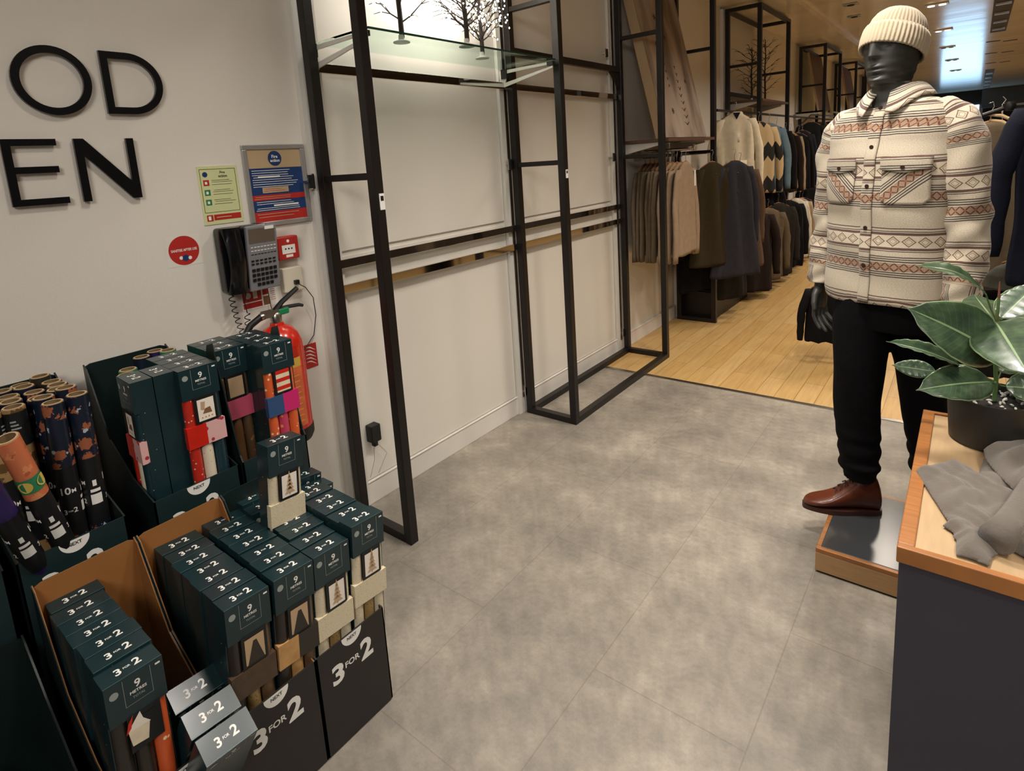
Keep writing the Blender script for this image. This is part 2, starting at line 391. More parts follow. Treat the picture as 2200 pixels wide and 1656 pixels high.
class MB:
    def __init__(s):
        s.v = []; s.f = []; s.m = []; s.uv = {}; s.mats = []
    def mi(s, name):
        if name not in s.mats: s.mats.append(name)
        return s.mats.index(name)
    def add(s, vs, fs, mat, uvs=None):
        o = len(s.v); k = s.mi(mat)
        s.v += [tuple(v) for v in vs]
        for i, f in enumerate(fs):
            if uvs: s.uv[len(s.f)] = uvs[i]
            s.f.append(tuple(o + j for j in f)); s.m.append(k)
        return s
    def box(s, x0, x1, y0, y1, z0, z1, mat, T=None, mats6=None):
        vs = [(x0, y0, z0), (x1, y0, z0), (x1, y1, z0), (x0, y1, z0), (x0, y0, z1), (x1, y0, z1), (x1, y1, z1), (x0, y1, z1)]
        if T is not None: vs = [T @ Vector(v) for v in vs]
        return s.add(vs, [(0, 3, 2, 1), (4, 5, 6, 7), (0, 1, 5, 4), (1, 2, 6, 5), (2, 3, 7, 6), (3, 0, 4, 7)], mat)
    def quad(s, a, b, c, d, mat):
        return s.add([a, b, c, d], [(0, 1, 2, 3)], mat)
    def loft(s, rings, mat, cap0=True, cap1=True, closed=True, uvs=None):
        n = len(rings[0]); vs = [p for r in rings for p in r]; fs = []; uu = []
        for i in range(len(rings) - 1):
            for j in range(n if closed else n - 1):
                k = (j + 1) % n
                fs.append((i * n + j, i * n + k, (i + 1) * n + k, (i + 1) * n + j))
                if uvs:
                    a, b = uvs[i], uvs[i + 1]
                    uu.append((a[j], a[j + 1], b[j + 1], b[j]))
        if cap0:
            fs.append(tuple(reversed(range(n)))); uu.append(None)
        if cap1:
            fs.append(tuple((len(rings) - 1) * n + j for j in range(n))); uu.append(None)
        return s.add(vs, fs, mat, uu if uvs else None)
    def tube(s, pts, r, mat, n=8, cap=True):
        pts = [Vector(p) for p in pts]; rings = []
        rr = r if isinstance(r, (list, tuple)) else [r] * len(pts)
        t = (pts[1] - pts[0]).normalized()
        up = Vector((0, 0, 1)) if abs(t.z) < 0.9 else Vector((1, 0, 0))
        x = t.cross(up).normalized()
        for i, p in enumerate(pts):
            if i == 0: t = (pts[1] - pts[0])
            elif i == len(pts) - 1: t = (pts[-1] - pts[-2])
            else: t = (pts[i + 1] - pts[i - 1])
            t.normalize()
            x = (x - t * x.dot(t)).normalized(); y = t.cross(x)
            rings.append([p + (x * cos(2 * pi * j / n) + y * sin(2 * pi * j / n)) * rr[i] for j in range(n)])
        return s.loft(rings, mat, cap, cap)
    def lathe(s, prof, mat, n=24, c=(0, 0, 0), T=None, cap=True):
        rings = []
        for r, z in prof:
            ring = [Vector((c[0] + r * cos(2 * pi * j / n), c[1] + r * sin(2 * pi * j / n), c[2] + z)) for j in range(n)]
            if T is not None: ring = [T @ p for p in ring]
            rings.append(ring)
        return s.loft(rings, mat, cap, cap)
    def disc(s, r, mat, T, n=24):
        return s.add([T @ Vector((r * cos(2 * pi * j / n), r * sin(2 * pi * j / n), 0)) for j in range(n)], [tuple(range(n))], mat)
    def poly(s, pts, mat, T, th=0.0):
        n = len(pts)
        if th == 0: return s.add([T @ Vector((p[0], p[1], 0)) for p in pts], [tuple(range(n))], mat)
        return s.loft([[T @ Vector((p[0], p[1], 0)) for p in pts], [T @ Vector((p[0], p[1], th)) for p in pts]], mat)
    def rect(s, x0, x1, y0, y1, mat, T, z=0.0):
        return s.add([T @ Vector(p) for p in ((x0, y0, z), (x1, y0, z), (x1, y1, z), (x0, y1, z))], [(0, 1, 2, 3)], mat)
    def text(s, st, h, mat, T, x=0, y=0, z=0.0, bold=0.0, w=None):
        vs, fs, tw, th = text_geo(st, bold)
        k = h / th; kx = k if w is None else w / tw
        return s.add([T @ Vector((x + a * kx, y + b * k, z)) for a, b in vs], fs, mat)
    def build(s, name, parent=None, smooth=True, angle=35, loc=None):
        me = bpy.data.meshes.new(name)
        me.from_pydata([tuple(v) for v in s.v], [], s.f); 
        for n in s.mats: me.materials.append(MATS[n])
        for p, k in zip(me.polygons, s.m): p.material_index = k
        if s.uv:
            l = me.uv_layers.new(name='UVMap')
            for fi, uu in s.uv.items():
                if uu is None: continue
                for li, q in zip(me.polygons[fi].loop_indices, uu): l.data[li].uv = q
        me.validate(); me.update()
        if smooth:
            for p in me.polygons: p.use_smooth = True
            me.set_sharp_from_angle(angle=R(angle))
        o = bpy.data.objects.new(name, me); COL.objects.link(o)
        if parent is not None: o.parent = parent
        if loc is not None: o.location = loc
        return o
def xf(loc, rz=0, rx=0, ry=0):
    return Matrix.Translation(Vector(loc)) @ Matrix.Rotation(rz, 4, 'Z') @ Matrix.Rotation(ry, 4, 'Y') @ Matrix.Rotation(rx, 4, 'X')
def basis(o, ux, uy):
    ux = Vector(ux); uy = Vector(uy); uz = ux.cross(uy)
    mm = Matrix.Identity(4)
    for i in range(3):
        mm[i][0] = ux[i]; mm[i][1] = uy[i]; mm[i][2] = uz[i]; mm[i][3] = o[i]
    return mm
def tag(o, label, cat, group=None, kind=None):
    if label: o['label'] = label
    if cat: o['category'] = cat
    if group: o['group'] = group
    if kind: o['kind'] = kind
    return o
def thing(name, label, cat, loc=(0, 0, 0), rot=(0, 0, 0), group=None):
    o = bpy.data.objects.new(name, None); COL.objects.link(o)
    o.empty_display_size = 0.1
    o.location = loc; o.rotation_euler = rot
    return tag(o, label, cat, group)
def struct(o, kind='structure', label=None):
    o['kind'] = kind
    if label: o['label'] = label
    return o
def bevel(o, w=0.003, seg=2):
    md = o.modifiers.new('bevel', 'BEVEL'); md.width = w; md.segments = seg; md.limit_method = 'ANGLE'; md.angle_limit = R(40)
    return o
def subsurf(o, l=1):
    md = o.modifiers.new('sub', 'SUBSURF'); md.levels = l; md.render_levels = l
    return o
WX = -2.098   # wall plane
ORD = ['front', 'second', 'third', 'fourth', 'fifth', 'sixth', 'seventh', 'eighth']

# ------------------------------------------------------------------ room shell
def room():
    b = MB(); b.box(WX, 2.7, -3.5, 3.56, -0.08, 0, 'grey_floor'); struct(b.build('floor', smooth=False), label='mottled grey stone-look floor tiles')
    b = MB(); b.box(WX, 2.7, 3.56, 30, -0.08, 0, 'wood_floor'); struct(b.build('floor', smooth=False), label='pale oak board floor beyond the grey tiles')
    b = MB(); b.box(WX - 0.1, WX, -3.5, 30, -0.08, 3.05, 'wall_paint'); struct(b.build('wall_left', smooth=False), label='off-white painted side wall')
    b = MB(); b.box(2.7, 2.8, -3.5, 30, -0.08, 3.05, 'far_dark'); struct(b.build('wall_right', smooth=False))  # unseen side wall, set near and dark for the chrome rails to reflect
    b = MB(); b.box(WX, 2.7, -3.6, -3.5, -0.08, 3.05, 'far_dark'); struct(b.build('wall_rear', smooth=False))
    b = MB(); b.box(WX, -1.35, 27.2, 27.3, 0, 2.95, 'far_dark'); b.box(0.1, 2.7, 27.2, 27.3, 0, 2.95, 'far_dark')
    b.box(-1.35, 0.1, 27.2, 27.3, 2.42, 2.95, 'far_dark'); struct(b.build('wall_far', smooth=False))
    b = MB(); b.box(-1.15, 0.0, 27.17, 27.195, 0.3, 2.44, 'daylight'); struct(b.build('window_1', smooth=False), label='bright shopfront window at the far end')
    b = MB(); b.box(WX, 2.7, -3.5, 30, 2.95, 3.05, 'ceiling'); struct(b.build('ceiling', smooth=False), label='tan glossy ceiling')
    b = MB(); b.box(WX, -1.5, -3.5, 27.2, 2.90, 2.949, 'ceiling'); struct(b.build('trim_1', smooth=False), label='lower ceiling strip along the side wall')
    # grey downstand across the far end
    b = MB(); b.box(0.05, 2.7, 26.9, 27.16, 2.3, 2.94, 'downstand'); struct(b.build('trim_2', smooth=False))
    # skirting
    for y0, y1 in ((1.47, 2.62), (2.70, 3.88), (3.97, 9.4)):
        b = MB(); b.box(WX, WX + 0.018, y0, y1, 0, 0.105, 'skirting_paint'); b.box(WX, WX + 0.022, y0, y1, 0.105, 0.112, 'skirting_paint')
        struct(bevel(b.build('baseboard_left', smooth=False), 0.002))
    b = MB(); b.box(WX, WX + 0.018, -3.4, 1.36, 0, 0.105, 'skirting_paint'); struct(b.build('baseboard_left', smooth=False))
    # panels between the uprights, raised a little from the wall
    for y0, y1 in ((1.475, 2.60), (2.70, 3.87)):
        for z0, z1 in ((0.115, 1.155), (1.175, 2.87)):
            b = MB(); b.box(WX, WX + 0.012, y0, y1, z0, z1, 'panel_paint'); struct(bevel(b.build('trim_3', smooth=False), 0.003), label='white wall panel between two uprights')
    # slotted uprights
    for i, (y0, y1) in enumerate(((1.365, 1.47), (2.605, 2.695), (3.875, 3.965), (5.03, 5.12), (6.3, 6.38))):
        b = MB(); b.box(WX, WX + 0.03, y0, y1, 0, 2.88, 'white_metal')
        b.box(WX + 0.03, WX + 0.034, (y0 + y1) / 2 - 0.012, (y0 + y1) / 2 + 0.012, 0.1, 2.86, 'steel_soft')
        struct(b.build('trim_4', smooth=False), label='white slotted upright channel on the wall')
    # metal strip between the two floors
    b = MB(); b.box(WX + 0.03, 2.69, 3.545, 3.575, 0, 0.004, 'steel_soft'); struct(b.build('trim_5', smooth=False))
room()

# ------------------------------------------------------------------ small wall hardware
def clips():
    spots = [(1.352, 1.478, 'left upright by the notices'), (2.635, 1.49, 'middle upright at head height'), (2.66, 0.135, 'middle upright just above the skirting'),
             (3.86, 1.49, 'third upright at head height'), (3.93, 0.155, 'third upright just above the skirting'), (3.80, 2.205, 'third upright high up')]
    for y, z, w in spots:
        t = thing('bracket_clip', 'small chrome clip on the ' + w, 'clip', (WX, y, z), group='chrome clips on the uprights')
        b = MB(); b.box(0, 0.05, -0.012, 0.012, -0.004, 0.004, 'chrome'); b.box(0.044, 0.05, -0.014, 0.014, -0.03, 0.03, 'chrome'); b.build('hook', t)
        b = MB(); b.box(0.05, 0.058, -0.010, 0.010, -0.026, 0.026, 'rubber'); b.build('pad', t)
clips()

# ------------------------------------------------------------------ chrome rails
def rail(y0, y1, z, label):
    t = thing('wall_rail', label, 'rail', (WX + 0.05, y0, z), group='chrome rails on the white wall')
    L = y1 - y0
    b = MB(); b.box(-0.008, 0.008, 0, L, -0.018, 0.018, 'chrome'); bevel(b.build('bar', t, smooth=False), 0.001)
    for yy in (0.03, L - 0.03):
        b = MB(); b.box(-0.046, -0.009, yy - 0.008, yy + 0.008, -0.012, 0.012, 'chrome'); b.build('bracket', t, smooth=False)
rail(1.44, 2.655, 1.915, 'chrome flat rail high on the wall in the left bay, under the glass shelf')
rail(1.44, 2.655, 1.129, 'upper of the two chrome rails at waist height in the left bay')
rail(1.44, 2.655, 1.021, 'lower of the two chrome rails at waist height in the left bay')
rail(2.69, 3.915, 1.915, 'chrome flat rail high on the wall in the right bay, under the black bar')
rail(2.69, 3.915, 1.129, 'upper of the two chrome rails at waist height in the right bay')
rail(2.69, 3.915, 1.021, 'lower of the two chrome rails at waist height in the right bay')

# ------------------------------------------------------------------ black box-section frames
XF0, XF1 = -1.74, -1.70
XB0, XB1 = -2.05, -2.01
def bar(t, name, x0, x1, y0, y1, z0, z1):
    b = MB(); b.box(x0, x1, y0, y1, z0, z1, 'black_metal'); return bevel(b.build(name, t, smooth=False), 0.002)
def frame(y0, y1, label, top=2.87, shorts=(1.484, 2.31), loop=True, backbar=None, tags=()):
    t = thing('metal_frame', label, 'frame', (0, 0, 0), group='black shopfitting frames')
    ys = [(y0, y0 + 0.04)] + ([(y1 - 0.04, y1)] if y1 else [])
    for a, b_ in ys:
        bar(t, 'post', XF0, XF1, a, b_, 0, top)
        bar(t, 'post', XB0, XB1, a, b_, 0, top)
        bar(t, 'short_bar', XB1, XF0, a, b_, 0, 0.035)
        bar(t, 'short_bar', XB1, XF0, a, b_, top - 0.035, top)
        for z in shorts: bar(t, 'short_bar', XB1, XF0, a + 0.005, b_ - 0.005, z - 0.013, z + 0.013)
    if y1:
        for z0 in ([0] if loop else []) + [top - 0.035]:
            bar(t, 'long_bar', XF0, XF1, y0 + 0.04, y1 - 0.04, z0, z0 + 0.035)
            bar(t, 'long_bar', XB0, XB1, y0 + 0.04, y1 - 0.04, z0, z0 + 0.035)
        if backbar:
            bar(t, 'back_bar', XB0 + 0.005, XB1 - 0.005, y0 + 0.04, y1 - 0.04, backbar - 0.02, backbar + 0.02)
            b = MB(); T = basis((XB0 + 0.01, y1 - 0.04, backbar - 0.02), (0, 1, 0), (0, 0, 1))
            b.poly([(0, 0), (-0.13, 0), (-0.09, -0.025), (-0.04, -0.06), (0, -0.12)], 'black_metal', T, 0.015); b.build('brace', t)
    for (x, y, z, w, h) in tags:
        b = MB(); b.box(x, x + 0.003, y, y + w, z, z + h, 'sign_white'); b.box(x + 0.003, x + 0.0036, y + 0.004, y + w - 0.004, z + h * 0.55, z + h * 0.85, 'print_black')
        o = b.build('security_tag', t, smooth=False); o['label'] = 'white security tag on the front post'
    return t
frame(1.38, None, 'black ladder frame nearest the camera, its foot by the gift wrap crates', tags=((-1.70, 1.395, 1.36, 0.022, 0.06),))
frame(2.65, 3.97, 'black box frame with floor loop in the middle of the white wall', backbar=2.10, tags=((-1.70, 2.662, 1.40, 0.02, 0.045),))
frame(4.97, None, 'black ladder frame beside the leaning picture')
frame(6.30, 7.46, 'black box frame around the bare twig trees, beyond the cream hoodie', backbar=2.05, loop=False)
frame(9.5, 10.7, 'distant black frame around the brown leaning pictures, left one', top=2.85, loop=False, shorts=(2.3,))
frame(12.2, 13.4, 'distant black frame around the brown leaning pictures, middle one', top=2.85, loop=False, shorts=(2.3,))
frame(15.4, 16.6, 'distant black frame around the brown leaning pictures, farthest one', top=2.85, loop=False, shorts=(2.3,))

# ------------------------------------------------------------------ glass shelf with lit twig trees
def glass_shelf():
    t = thing('glass_shelf', 'clear glass shelf on white brackets high between the first two black frames', 'shelf', (-2.05, 1.43, 2.0))
    b = MB(); b.box(0.0, 0.34, 0, 1.20, 0, 0.008, 'shelf_glass'); b.build('glass_pane', t, smooth=False)
    b = MB(); b.box(0.34, 0.342, 0, 1.20, 0.0, 0.008, 'glass_edge'); o = b.build('edge', t, smooth=False); o['label'] = 'green polished front edge of the glass'
    for y in (0.0, 1.19):
        b = MB()
        T = basis((0, y - 0.006, 0), (1, 0, 0), (0, 0, 1))
        b.poly([(-0.02, -0.005), (0.33, -0.005), (0.33, -0.016), (0.03, -0.022), (0.02, -0.070), (0.33, -0.026), (0.33, -0.036), (-0.02, -0.098)], 'white_metal', T, -0.008)
        b.build('bracket', t, smooth=False)
        b = MB(); b.box(0.30, 0.335, y - 0.012, y + 0.012, -0.022, -0.003, 'rubber'); b.build('stud', t, smooth=False)
        b = MB(); b.box(0.0, 0.035, y - 0.016, y - 0.004, -0.05, 0.0, 'rubber'); b.build('stud', t, smooth=False)
glass_shelf()
def twig_tree(x, y, z, h, lights, label, seed, r=0.011, lit=True, spread=0.16, nb=9, g='lit twig trees on the glass shelf', name='twig_tree'):
    rr = random.Random(seed)
    t = thing(name, label, 'tree', (x, y, z), group=g)
    b = MB()
    pts = [Vector((0.004 * sin(i * 1.3), 0.004 * cos(i * 1.7), 0.02 + h * i / 8)) for i in range(9)]
    b.tube(pts, [r * (1 - 0.08 * i) for i in range(9)], 'bark', 7); b.build('trunk', t)
    b = MB(); tips = []
    for k in range(nb):
        zz = 0.07 + (h - 0.09) * (k / nb) ** (1.7 if lit else 1.0); a = k * 2.4 + seed
        d = Vector((cos(a), sin(a), 0.45)); L = spread * (0.7 + 0.5 * rr.random()); p0 = Vector((0, 0, zz))
        p = [p0, p0 + d * L * 0.35 + Vector((0, 0, 0.01)), p0 + d * L * 0.7 + Vector((0, 0, 0.035)), p0 + d * L + Vector((0, 0, 0.03))]
        b.tube(p, [0.0035, 0.0028, 0.002, 0.0012], 'bark', 5)
        tips.append(p[3])
        for q in range(4):
            s = p[1 + q % 2]; e = s + Vector((cos(a + rr.uniform(-1.2, 1.2)), sin(a + rr.uniform(-1.2, 1.2)), rr.uniform(-0.2, 0.9))) * L * 0.5
            mid = (s + e) / 2 + Vector((0, 0, 0.008))
            b.tube([s, mid, e], [0.002, 0.0015, 0.001], 'bark', 4); tips.append(e); tips.append(mid)
    b.build('branches', t)
    b = MB(); b.lathe([(0.034, 0.0), (0.034, 0.004), (0.012, 0.012), (0.011, 0.03)], 'disc_white', 20); o = b.build('base', t); o['label'] = 'pale round foot'
    if lit:
        b = MB()
        for p in tips[:lights]:
            T = Matrix.Translation(p)
            b.lathe([(0.0005, -0.004), (0.0035, 0), (0.0005, 0.004)], 'led', 6, T=T)
        o = b.build('fairy_lights', t); o['kind'] = 'stuff'; o['label'] = 'tiny glowing white bulbs'
    return t
def sp(px, py, z):
    p = hit(px, py, 2, z); return p.x, p.y
for (px, py, h, n, lab, sd, spd) in [(863, 90, 0.75, 18, 'bare dark twig tree at the left of the glass shelf', 1, 0.17),
                                (1003, 99, 0.75, 130, 'twig tree with lights in the middle of the glass shelf', 2, 0.14),
                                (1036, 124, 0.72, 300, 'twig tree thick with lights at the right of the glass shelf', 5, 0.13)]:
    x, y = sp(px, py, 2.009)
    x = max(x, -1.99)
    twig_tree(x, y, 2.009, h, n, lab, sd, spread=spd, nb=9 if n < 20 else 34)
area('shelf_glow', (-1.86, 2.05, 2.75), 0.3, 9, (1, 0.95, 0.86), (-2.1, 2.0, 2.2), spread=140)

# ------------------------------------------------------------------ wall letters
def arc(cx, cy, rx, ry, a0, a1, n):
    return [(cx + rx * cos(a0 + (a1 - a0) * i / n), cy + ry * sin(a0 + (a1 - a0) * i / n)) for i in range(n + 1)]
def ringmesh(b, outer, inner, mat, T, th):
    n = len(outer)
    vs = [T @ Vector((p[0], p[1], 0)) for p in outer] + [T @ Vector((p[0], p[1], 0)) for p in inner] + \
         [T @ Vector((p[0], p[1], th)) for p in outer] + [T @ Vector((p[0], p[1], th)) for p in inner]
    fs = []
    for i in range(n):
        j = (i + 1) % n
        fs += [(i, j, n + j, n + i), (2 * n + i, 3 * n + i, 3 * n + j, 2 * n + j), (i, 2 * n + i, 2 * n + j, j), (n + i, n + j, 3 * n + j, 3 * n + i)]
    b.add(vs, fs, mat)
def letters():
    T = basis((WX + 0.008, 0, 0), (0, 1, 0), (0, 0, 1)); th = 0.012; s = 0.0205
    def put(b, label):
        o = b.build('wall_letter', smooth=True, angle=30); tag(o, label, 'letter', 'black letters on the wall')
    b = MB(); ringmesh(b, arc(0.571, 1.8165, 0.096, 0.0965, 0, 2 * pi, 47)[:-1], arc(0.571, 1.8165, 0.096 - s, 0.0965 - s, 0, 2 * pi, 47)[:-1], 'letter_black', T, th); put(b, 'black letter O high on the left wall')
    y0, y1, z0, z1 = 0.698, 0.866, 1.727, 1.912
    h = (z1 - z0) / 2; zc = (z0 + z1) / 2; xs = y0 + 0.072
    N = 24
    outer = [(y0, z0)] + arc(xs, zc, y1 - xs, h, -pi / 2, pi / 2, N) + [(y0, z1)]
    inner = [(y0 + s, z0 + s)] + arc(xs, zc, y1 - xs - s, h - s, -pi / 2, pi / 2, N) + [(y0 + s, z1 - s)]
    b = MB(); ringmesh(b, outer, inner, 'letter_black', T, th); put(b, 'black letter D high on the left wall, right of the O')
    y0, y1, z0, z1 = 0.424, 0.55, 1.468, 1.653
    b = MB()
    b.poly([(y0, z0), (y1 + 0.008, z0), (y1 + 0.008, z0 + s * .9), (y0 + s, z0 + s * .9), (y0 + s, z1 - s * .9), (y1, z1 - s * .9), (y1, z1), (y0, z1)], 'letter_black', T, th)
    zc = 1.567; b.poly([(y0 + s, zc - s * .45), (y1 - 0.004, zc - s * .45), (y1 - 0.004, zc + s * .45), (y0 + s, zc + s * .45)], 'letter_black', T, th)
    put(b, 'black letter E on the left wall below the letter O')
    y0, y1 = 0.593, 0.752
    b = MB(); s2 = 0.021
    b.poly([(y0, z0), (y0 + s2, z0), (y0 + s2, z1 - 0.048), (y1 - s2 - 0.004, z0), (y1, z0), (y1, z1), (y1 - s2, z1), (y1 - s2, z0 + 0.052), (y0 + s2 + 0.004, z1), (y0, z1)], 'letter_black', T, th)
    put(b, 'black letter N on the left wall below the D')
letters()

# ------------------------------------------------------------------ notices, call point, phone
def lines(b, T, x0, x1, ys, mat, h=0.0012, z=0.0006, seed=1):
    r = random.Random(seed)
    for y in ys:
        a = x0 + (0.004 if r.random() < .3 else 0); e = x1 - r.random() * (x1 - x0) * 0.25
        b.rect(a, e, y - h / 2, y + h / 2, mat, T, z)
def notices():
    # yellow notice
    T = basis((WX + 0.003, 0.938, 1.353), (0, 1, 0), (0, 0, 1))
    b = MB(); b.rect(0, 0.143, 0, 0.204, 'sign_yellow', T); b.box(WX, WX + 0.0029, 0.938, 1.081, 1.353, 1.557, 'sign_white')
    for (x0, x1, y0, y1) in ((0.008, 0.135, 0.192, 0.1935), (0.008, 0.135, 0.042, 0.0435), (0.008, 0.0095, 0.042, 0.1935), (0.1335, 0.135, 0.042, 0.1935)):
        b.rect(x0, x1, y0, y1, 'print_black', T, 0.0004)
    b.disc(0.009, 'sign_blue', T @ Matrix.Translation((0.026, 0.175, 0.0006)))
    b.text('Fire', 0.009, 'print_black', T, 0.088, 0.181, 0.0006, 0.02); b.text('action', 0.009, 'print_black', T, 0.088, 0.168, 0.0006, 0.02)
    for i, c in enumerate(('sign_red', 'sign_green', 'sign_green')):
        y = 0.136 - i * 0.034
        b.rect(0.017, 0.037, y, y + 0.02, c, T, 0.0006); b.rect(0.022, 0.03, y + 0.005, y + 0.014, 'sign_white', T, 0.0009)
        lines(b, T, 0.046, 0.125, [y + 0.018, y + 0.012, y + 0.003], 'print_black', seed=i)
    b.rect(0.012, 0.034, 0.012, 0.034, 'sign_red', T, 0.0006); b.rect(0.017, 0.026, 0.016, 0.03, 'sign_white', T, 0.0009)
    b.rect(0.037, 0.135, 0.014, 0.034, 'sign_red', T, 0.0006); lines(b, T, 0.042, 0.115, [0.024], 'sign_yellow', 0.002, 0.0009)
    tag(b.build('safety_notice', smooth=False), 'small pale yellow fire safety notice left of the framed blue notice', 'sign')
    # framed notice
    t = thing('framed_notice', 'blue and red fire action poster in a silver snap frame', 'sign', (WX, 1.105, 1.322))
    w, h = 0.255, 0.305; e = 0.018
    b = MB()
    for (x0, x1, y0, y1) in ((0, w, 0, e), (0, w, h - e, h), (0, e, e, h - e), (w - e, w, e, h - e)):
        b.box(0, 0.012, x0, x1, y0, y1, 'frame_silver')
    bevel(b.build('frame', t, smooth=False), 0.003)
    T = basis((0.006, 0, 0), (0, 1, 0), (0, 0, 1)); b = MB()
    b.rect(e, w - e, e, h - e, 'sign_sand', T)
    b.rect(e, w - e, e, 0.218, 'sign_blue', T, 0.0005)
    b.rect(e, w - e, e, 0.055, 'sign_red', T, 0.001); b.rect(e, w - e, 0.098, 0.118, 'sign_red', T, 0.001)
    b.disc(0.028, 'sign_blue', T @ Matrix.Translation((w / 2, 0.253, 0.001)), 28)
    b.text('Fire', 0.012, 'sign_white', T, w / 2, 0.260, 0.0015, 0.02); b.text('action', 0.011, 'sign_white', T, w / 2, 0.245, 0.0015, 0.02)
    lines(b, T, 0.028, 0.22, [0.209 - 0.0085 * i for i in range(8)], 'sign_white', 0.0018, 0.001, 5)
    b.rect(0.05, 0.14, 0.182, 0.188, 'sign_white', T, 0.0012)
    b.rect(0.062, 0.170, 0.125, 0.146, 'sign_sand', T, 0.001); lines(b, T, 0.068, 0.16, [0.139, 0.132], 'sign_red', 0.0015, 0.0013)
    lines(b, T, 0.026, 0.2, [0.111, 0.104], 'sign_sand', 0.0018, 0.0014, 3)
    lines(b, T, 0.028, 0.22, [0.092, 0.084, 0.068, 0.061], 'sign_white', 0.0018, 0.001, 8); b.rect(0.10, 0.205, 0.073, 0.079, 'sign_white', T, 0.0012)
    lines(b, T, 0.03, 0.22, [0.046, 0.035], 'sign_sand', 0.0022, 0.0014, 9)
    b.build('poster', t, smooth=False)
    # round red sticker
    b = MB(); T = basis((WX + 0.0006, 0.858, 1.278), (0, 1, 0), (0, 0, 1))
    b.rect(-0.056, 0.056, -0.052, 0.052, 'panel_paint', T); b.disc(0.05, 'sign_red', T @ Matrix.Translation((0, 0, 0.0006)), 36)
    b.text('SANITISE AFTER USE', 0.009, 'sign_white', T, 0, 0.002, 0.0012, 0.02, w=0.085)
    b.disc(0.011, 'sign_blue', T @ Matrix.Translation((0.002, -0.026, 0.0012))); b.disc(0.006, 'sign_white', T @ Matrix.Translation((-0.013, -0.024, 0.0012))); b.disc(0.006, 'sign_white', T @ Matrix.Translation((0.016, -0.027, 0.0014)))
    tag(b.build('round_sticker', smooth=False), 'round red sticker with white wording left of the telephone', 'sticker')
    # fire arrow sign beside extinguisher
    b = MB(); T = basis((WX + 0.002, 1.215, 0.722), (0, 1, 0), (0, 0, 1))
    b.box(WX, WX + 0.0018, 1.215, 1.312, 0.722, 0.822, 'sign_red'); b.rect(0, 0.097, 0, 0.1, 'sign_red', T)
    b.rect(0.01, 0.04, 0.012, 0.08, 'sign_white', T, 0.0006)
    for k in range(5):
        pts = []
        for i in range(9):
            a = i / 8; pts.append((0.045 + a * 0.045, 0.018 + k * 0.015 + 0.006 * sin(a * 3.1 + 0.6) + 0.010 * (0.5 - a)))
        pts2 = [(x, y + 0.006 * (1 - abs(i - 4) / 5)) for i, (x, y) in enumerate(pts)][::-1]
        b.poly(pts + pts2, 'sign_white', T @ Matrix.Translation((0, 0, 0.0006)))
    tag(b.build('fire_point_sign', smooth=False), 'small red sign with white flames beside the extinguisher', 'sign')
    # red sign under phone
    b = MB(); T = basis((WX + 0.0015, 1.03, 1.02), (0, 1, 0), (0, 0, 1)); b.box(WX, WX + 0.0013, 1.03, 1.17, 1.02, 1.10, 'sign_white')
    b.rect(0.004, 0.078, 0.03, 0.078, 'sign_red', T); b.rect(0.004, 0.078, 0.006, 0.026, 'sign_red', T)
    b.disc(0.012, 'sign_white', T @ Matrix.Translation((0.025, 0.054, 0.0005))); b.rect(0.045, 0.062, 0.04, 0.07, 'sign_white', T, 0.0005)
    b.rect(0.084, 0.108, 0.046, 0.078, 'sign_red', T); b.rect(0.084, 0.108, 0.006, 0.04, 'brown_paper', T); lines(b, T, 0.114, 0.135, [0.07 - 0.008 * i for i in range(7)], 'sign_red', 0.0015)
    tag(b.build('extinguisher_notice', smooth=False), 'small red and white extinguisher notice under the telephone', 'sign')
    # call point
    t = thing('fire_call_point', 'red square fire alarm call point right of the telephone', 'alarm', (WX, 1.225, 1.232))
    b = MB(); b.box(0, 0.036, -0.045, 0.045, -0.045, 0.045, 'sign_red'); bevel(b.build('body', t, smooth=False), 0.005)
    T = basis((0.0365, 0, 0), (0, 1, 0), (0, 0, 1)); b = MB()
    b.rect(-0.028, 0.028, -0.022, 0.012, 'sign_white', T); b.rect(-0.014, 0.016, -0.036, -0.026, 'sign_white', T)
    for k in (-0.013, 0, 0.013): b.disc(0.0035, 'print_black', T @ Matrix.Translation((k, -0.003, 0.0005)), 10)
    b.disc(0.006, 'sign_white', T @ Matrix.Translation((0, 0.027, 0.0003)), 14); b.build('face_plate', t, smooth=False)
    # socket
    t = thing('wall_socket', 'cream wall socket with a thin black lead, below the red call point', 'socket', (WX, 1.232, 1.108))
    b = MB(); b.box(0, 0.03, -0.042, 0.042, -0.05, 0.046, 'socket_cream'); bevel(b.build('plate', t, smooth=False), 0.004)
    b = MB(); b.box(0.03, 0.045, 0.0, 0.016, -0.022, -0.006, 'rubber'); b.build('plug', t, smooth=False)
    b = MB(); b.tube([(0.04, 0.01, -0.02), (0.05, 0.035, -0.04), (0.04, 0.07, -0.09), (0.02, 0.085, -0.17), (0.012, 0.07, -0.25), (0.01, 0.02, -0.30), (0.01, -0.04, -0.31)], 0.0018, 'rubber', 6); b.build('lead', t)
    # transformer plug lower down
    t = thing('plug_adaptor', 'small black plug-in adaptor low on the wall behind the first black frame', 'adaptor', (WX + 0.012, 1.525, 0.335))
    b = MB(); b.box(0, 0.045, -0.026, 0.026, -0.035, 0.045, 'rubber'); b.box(0.01, 0.035, -0.01, 0.012, -0.06, -0.035, 'rubber'); bevel(b.build('body', t, smooth=False), 0.005)
    b = MB()
    for dy in (-.004, .02): b.tube([(0.02, dy, -0.06), (0.025, dy * 3, -0.12), (0.015, dy * 2 - .03, -0.2)], 0.0009, 'steel_soft', 5)
    b.build('cable', t)
notices()

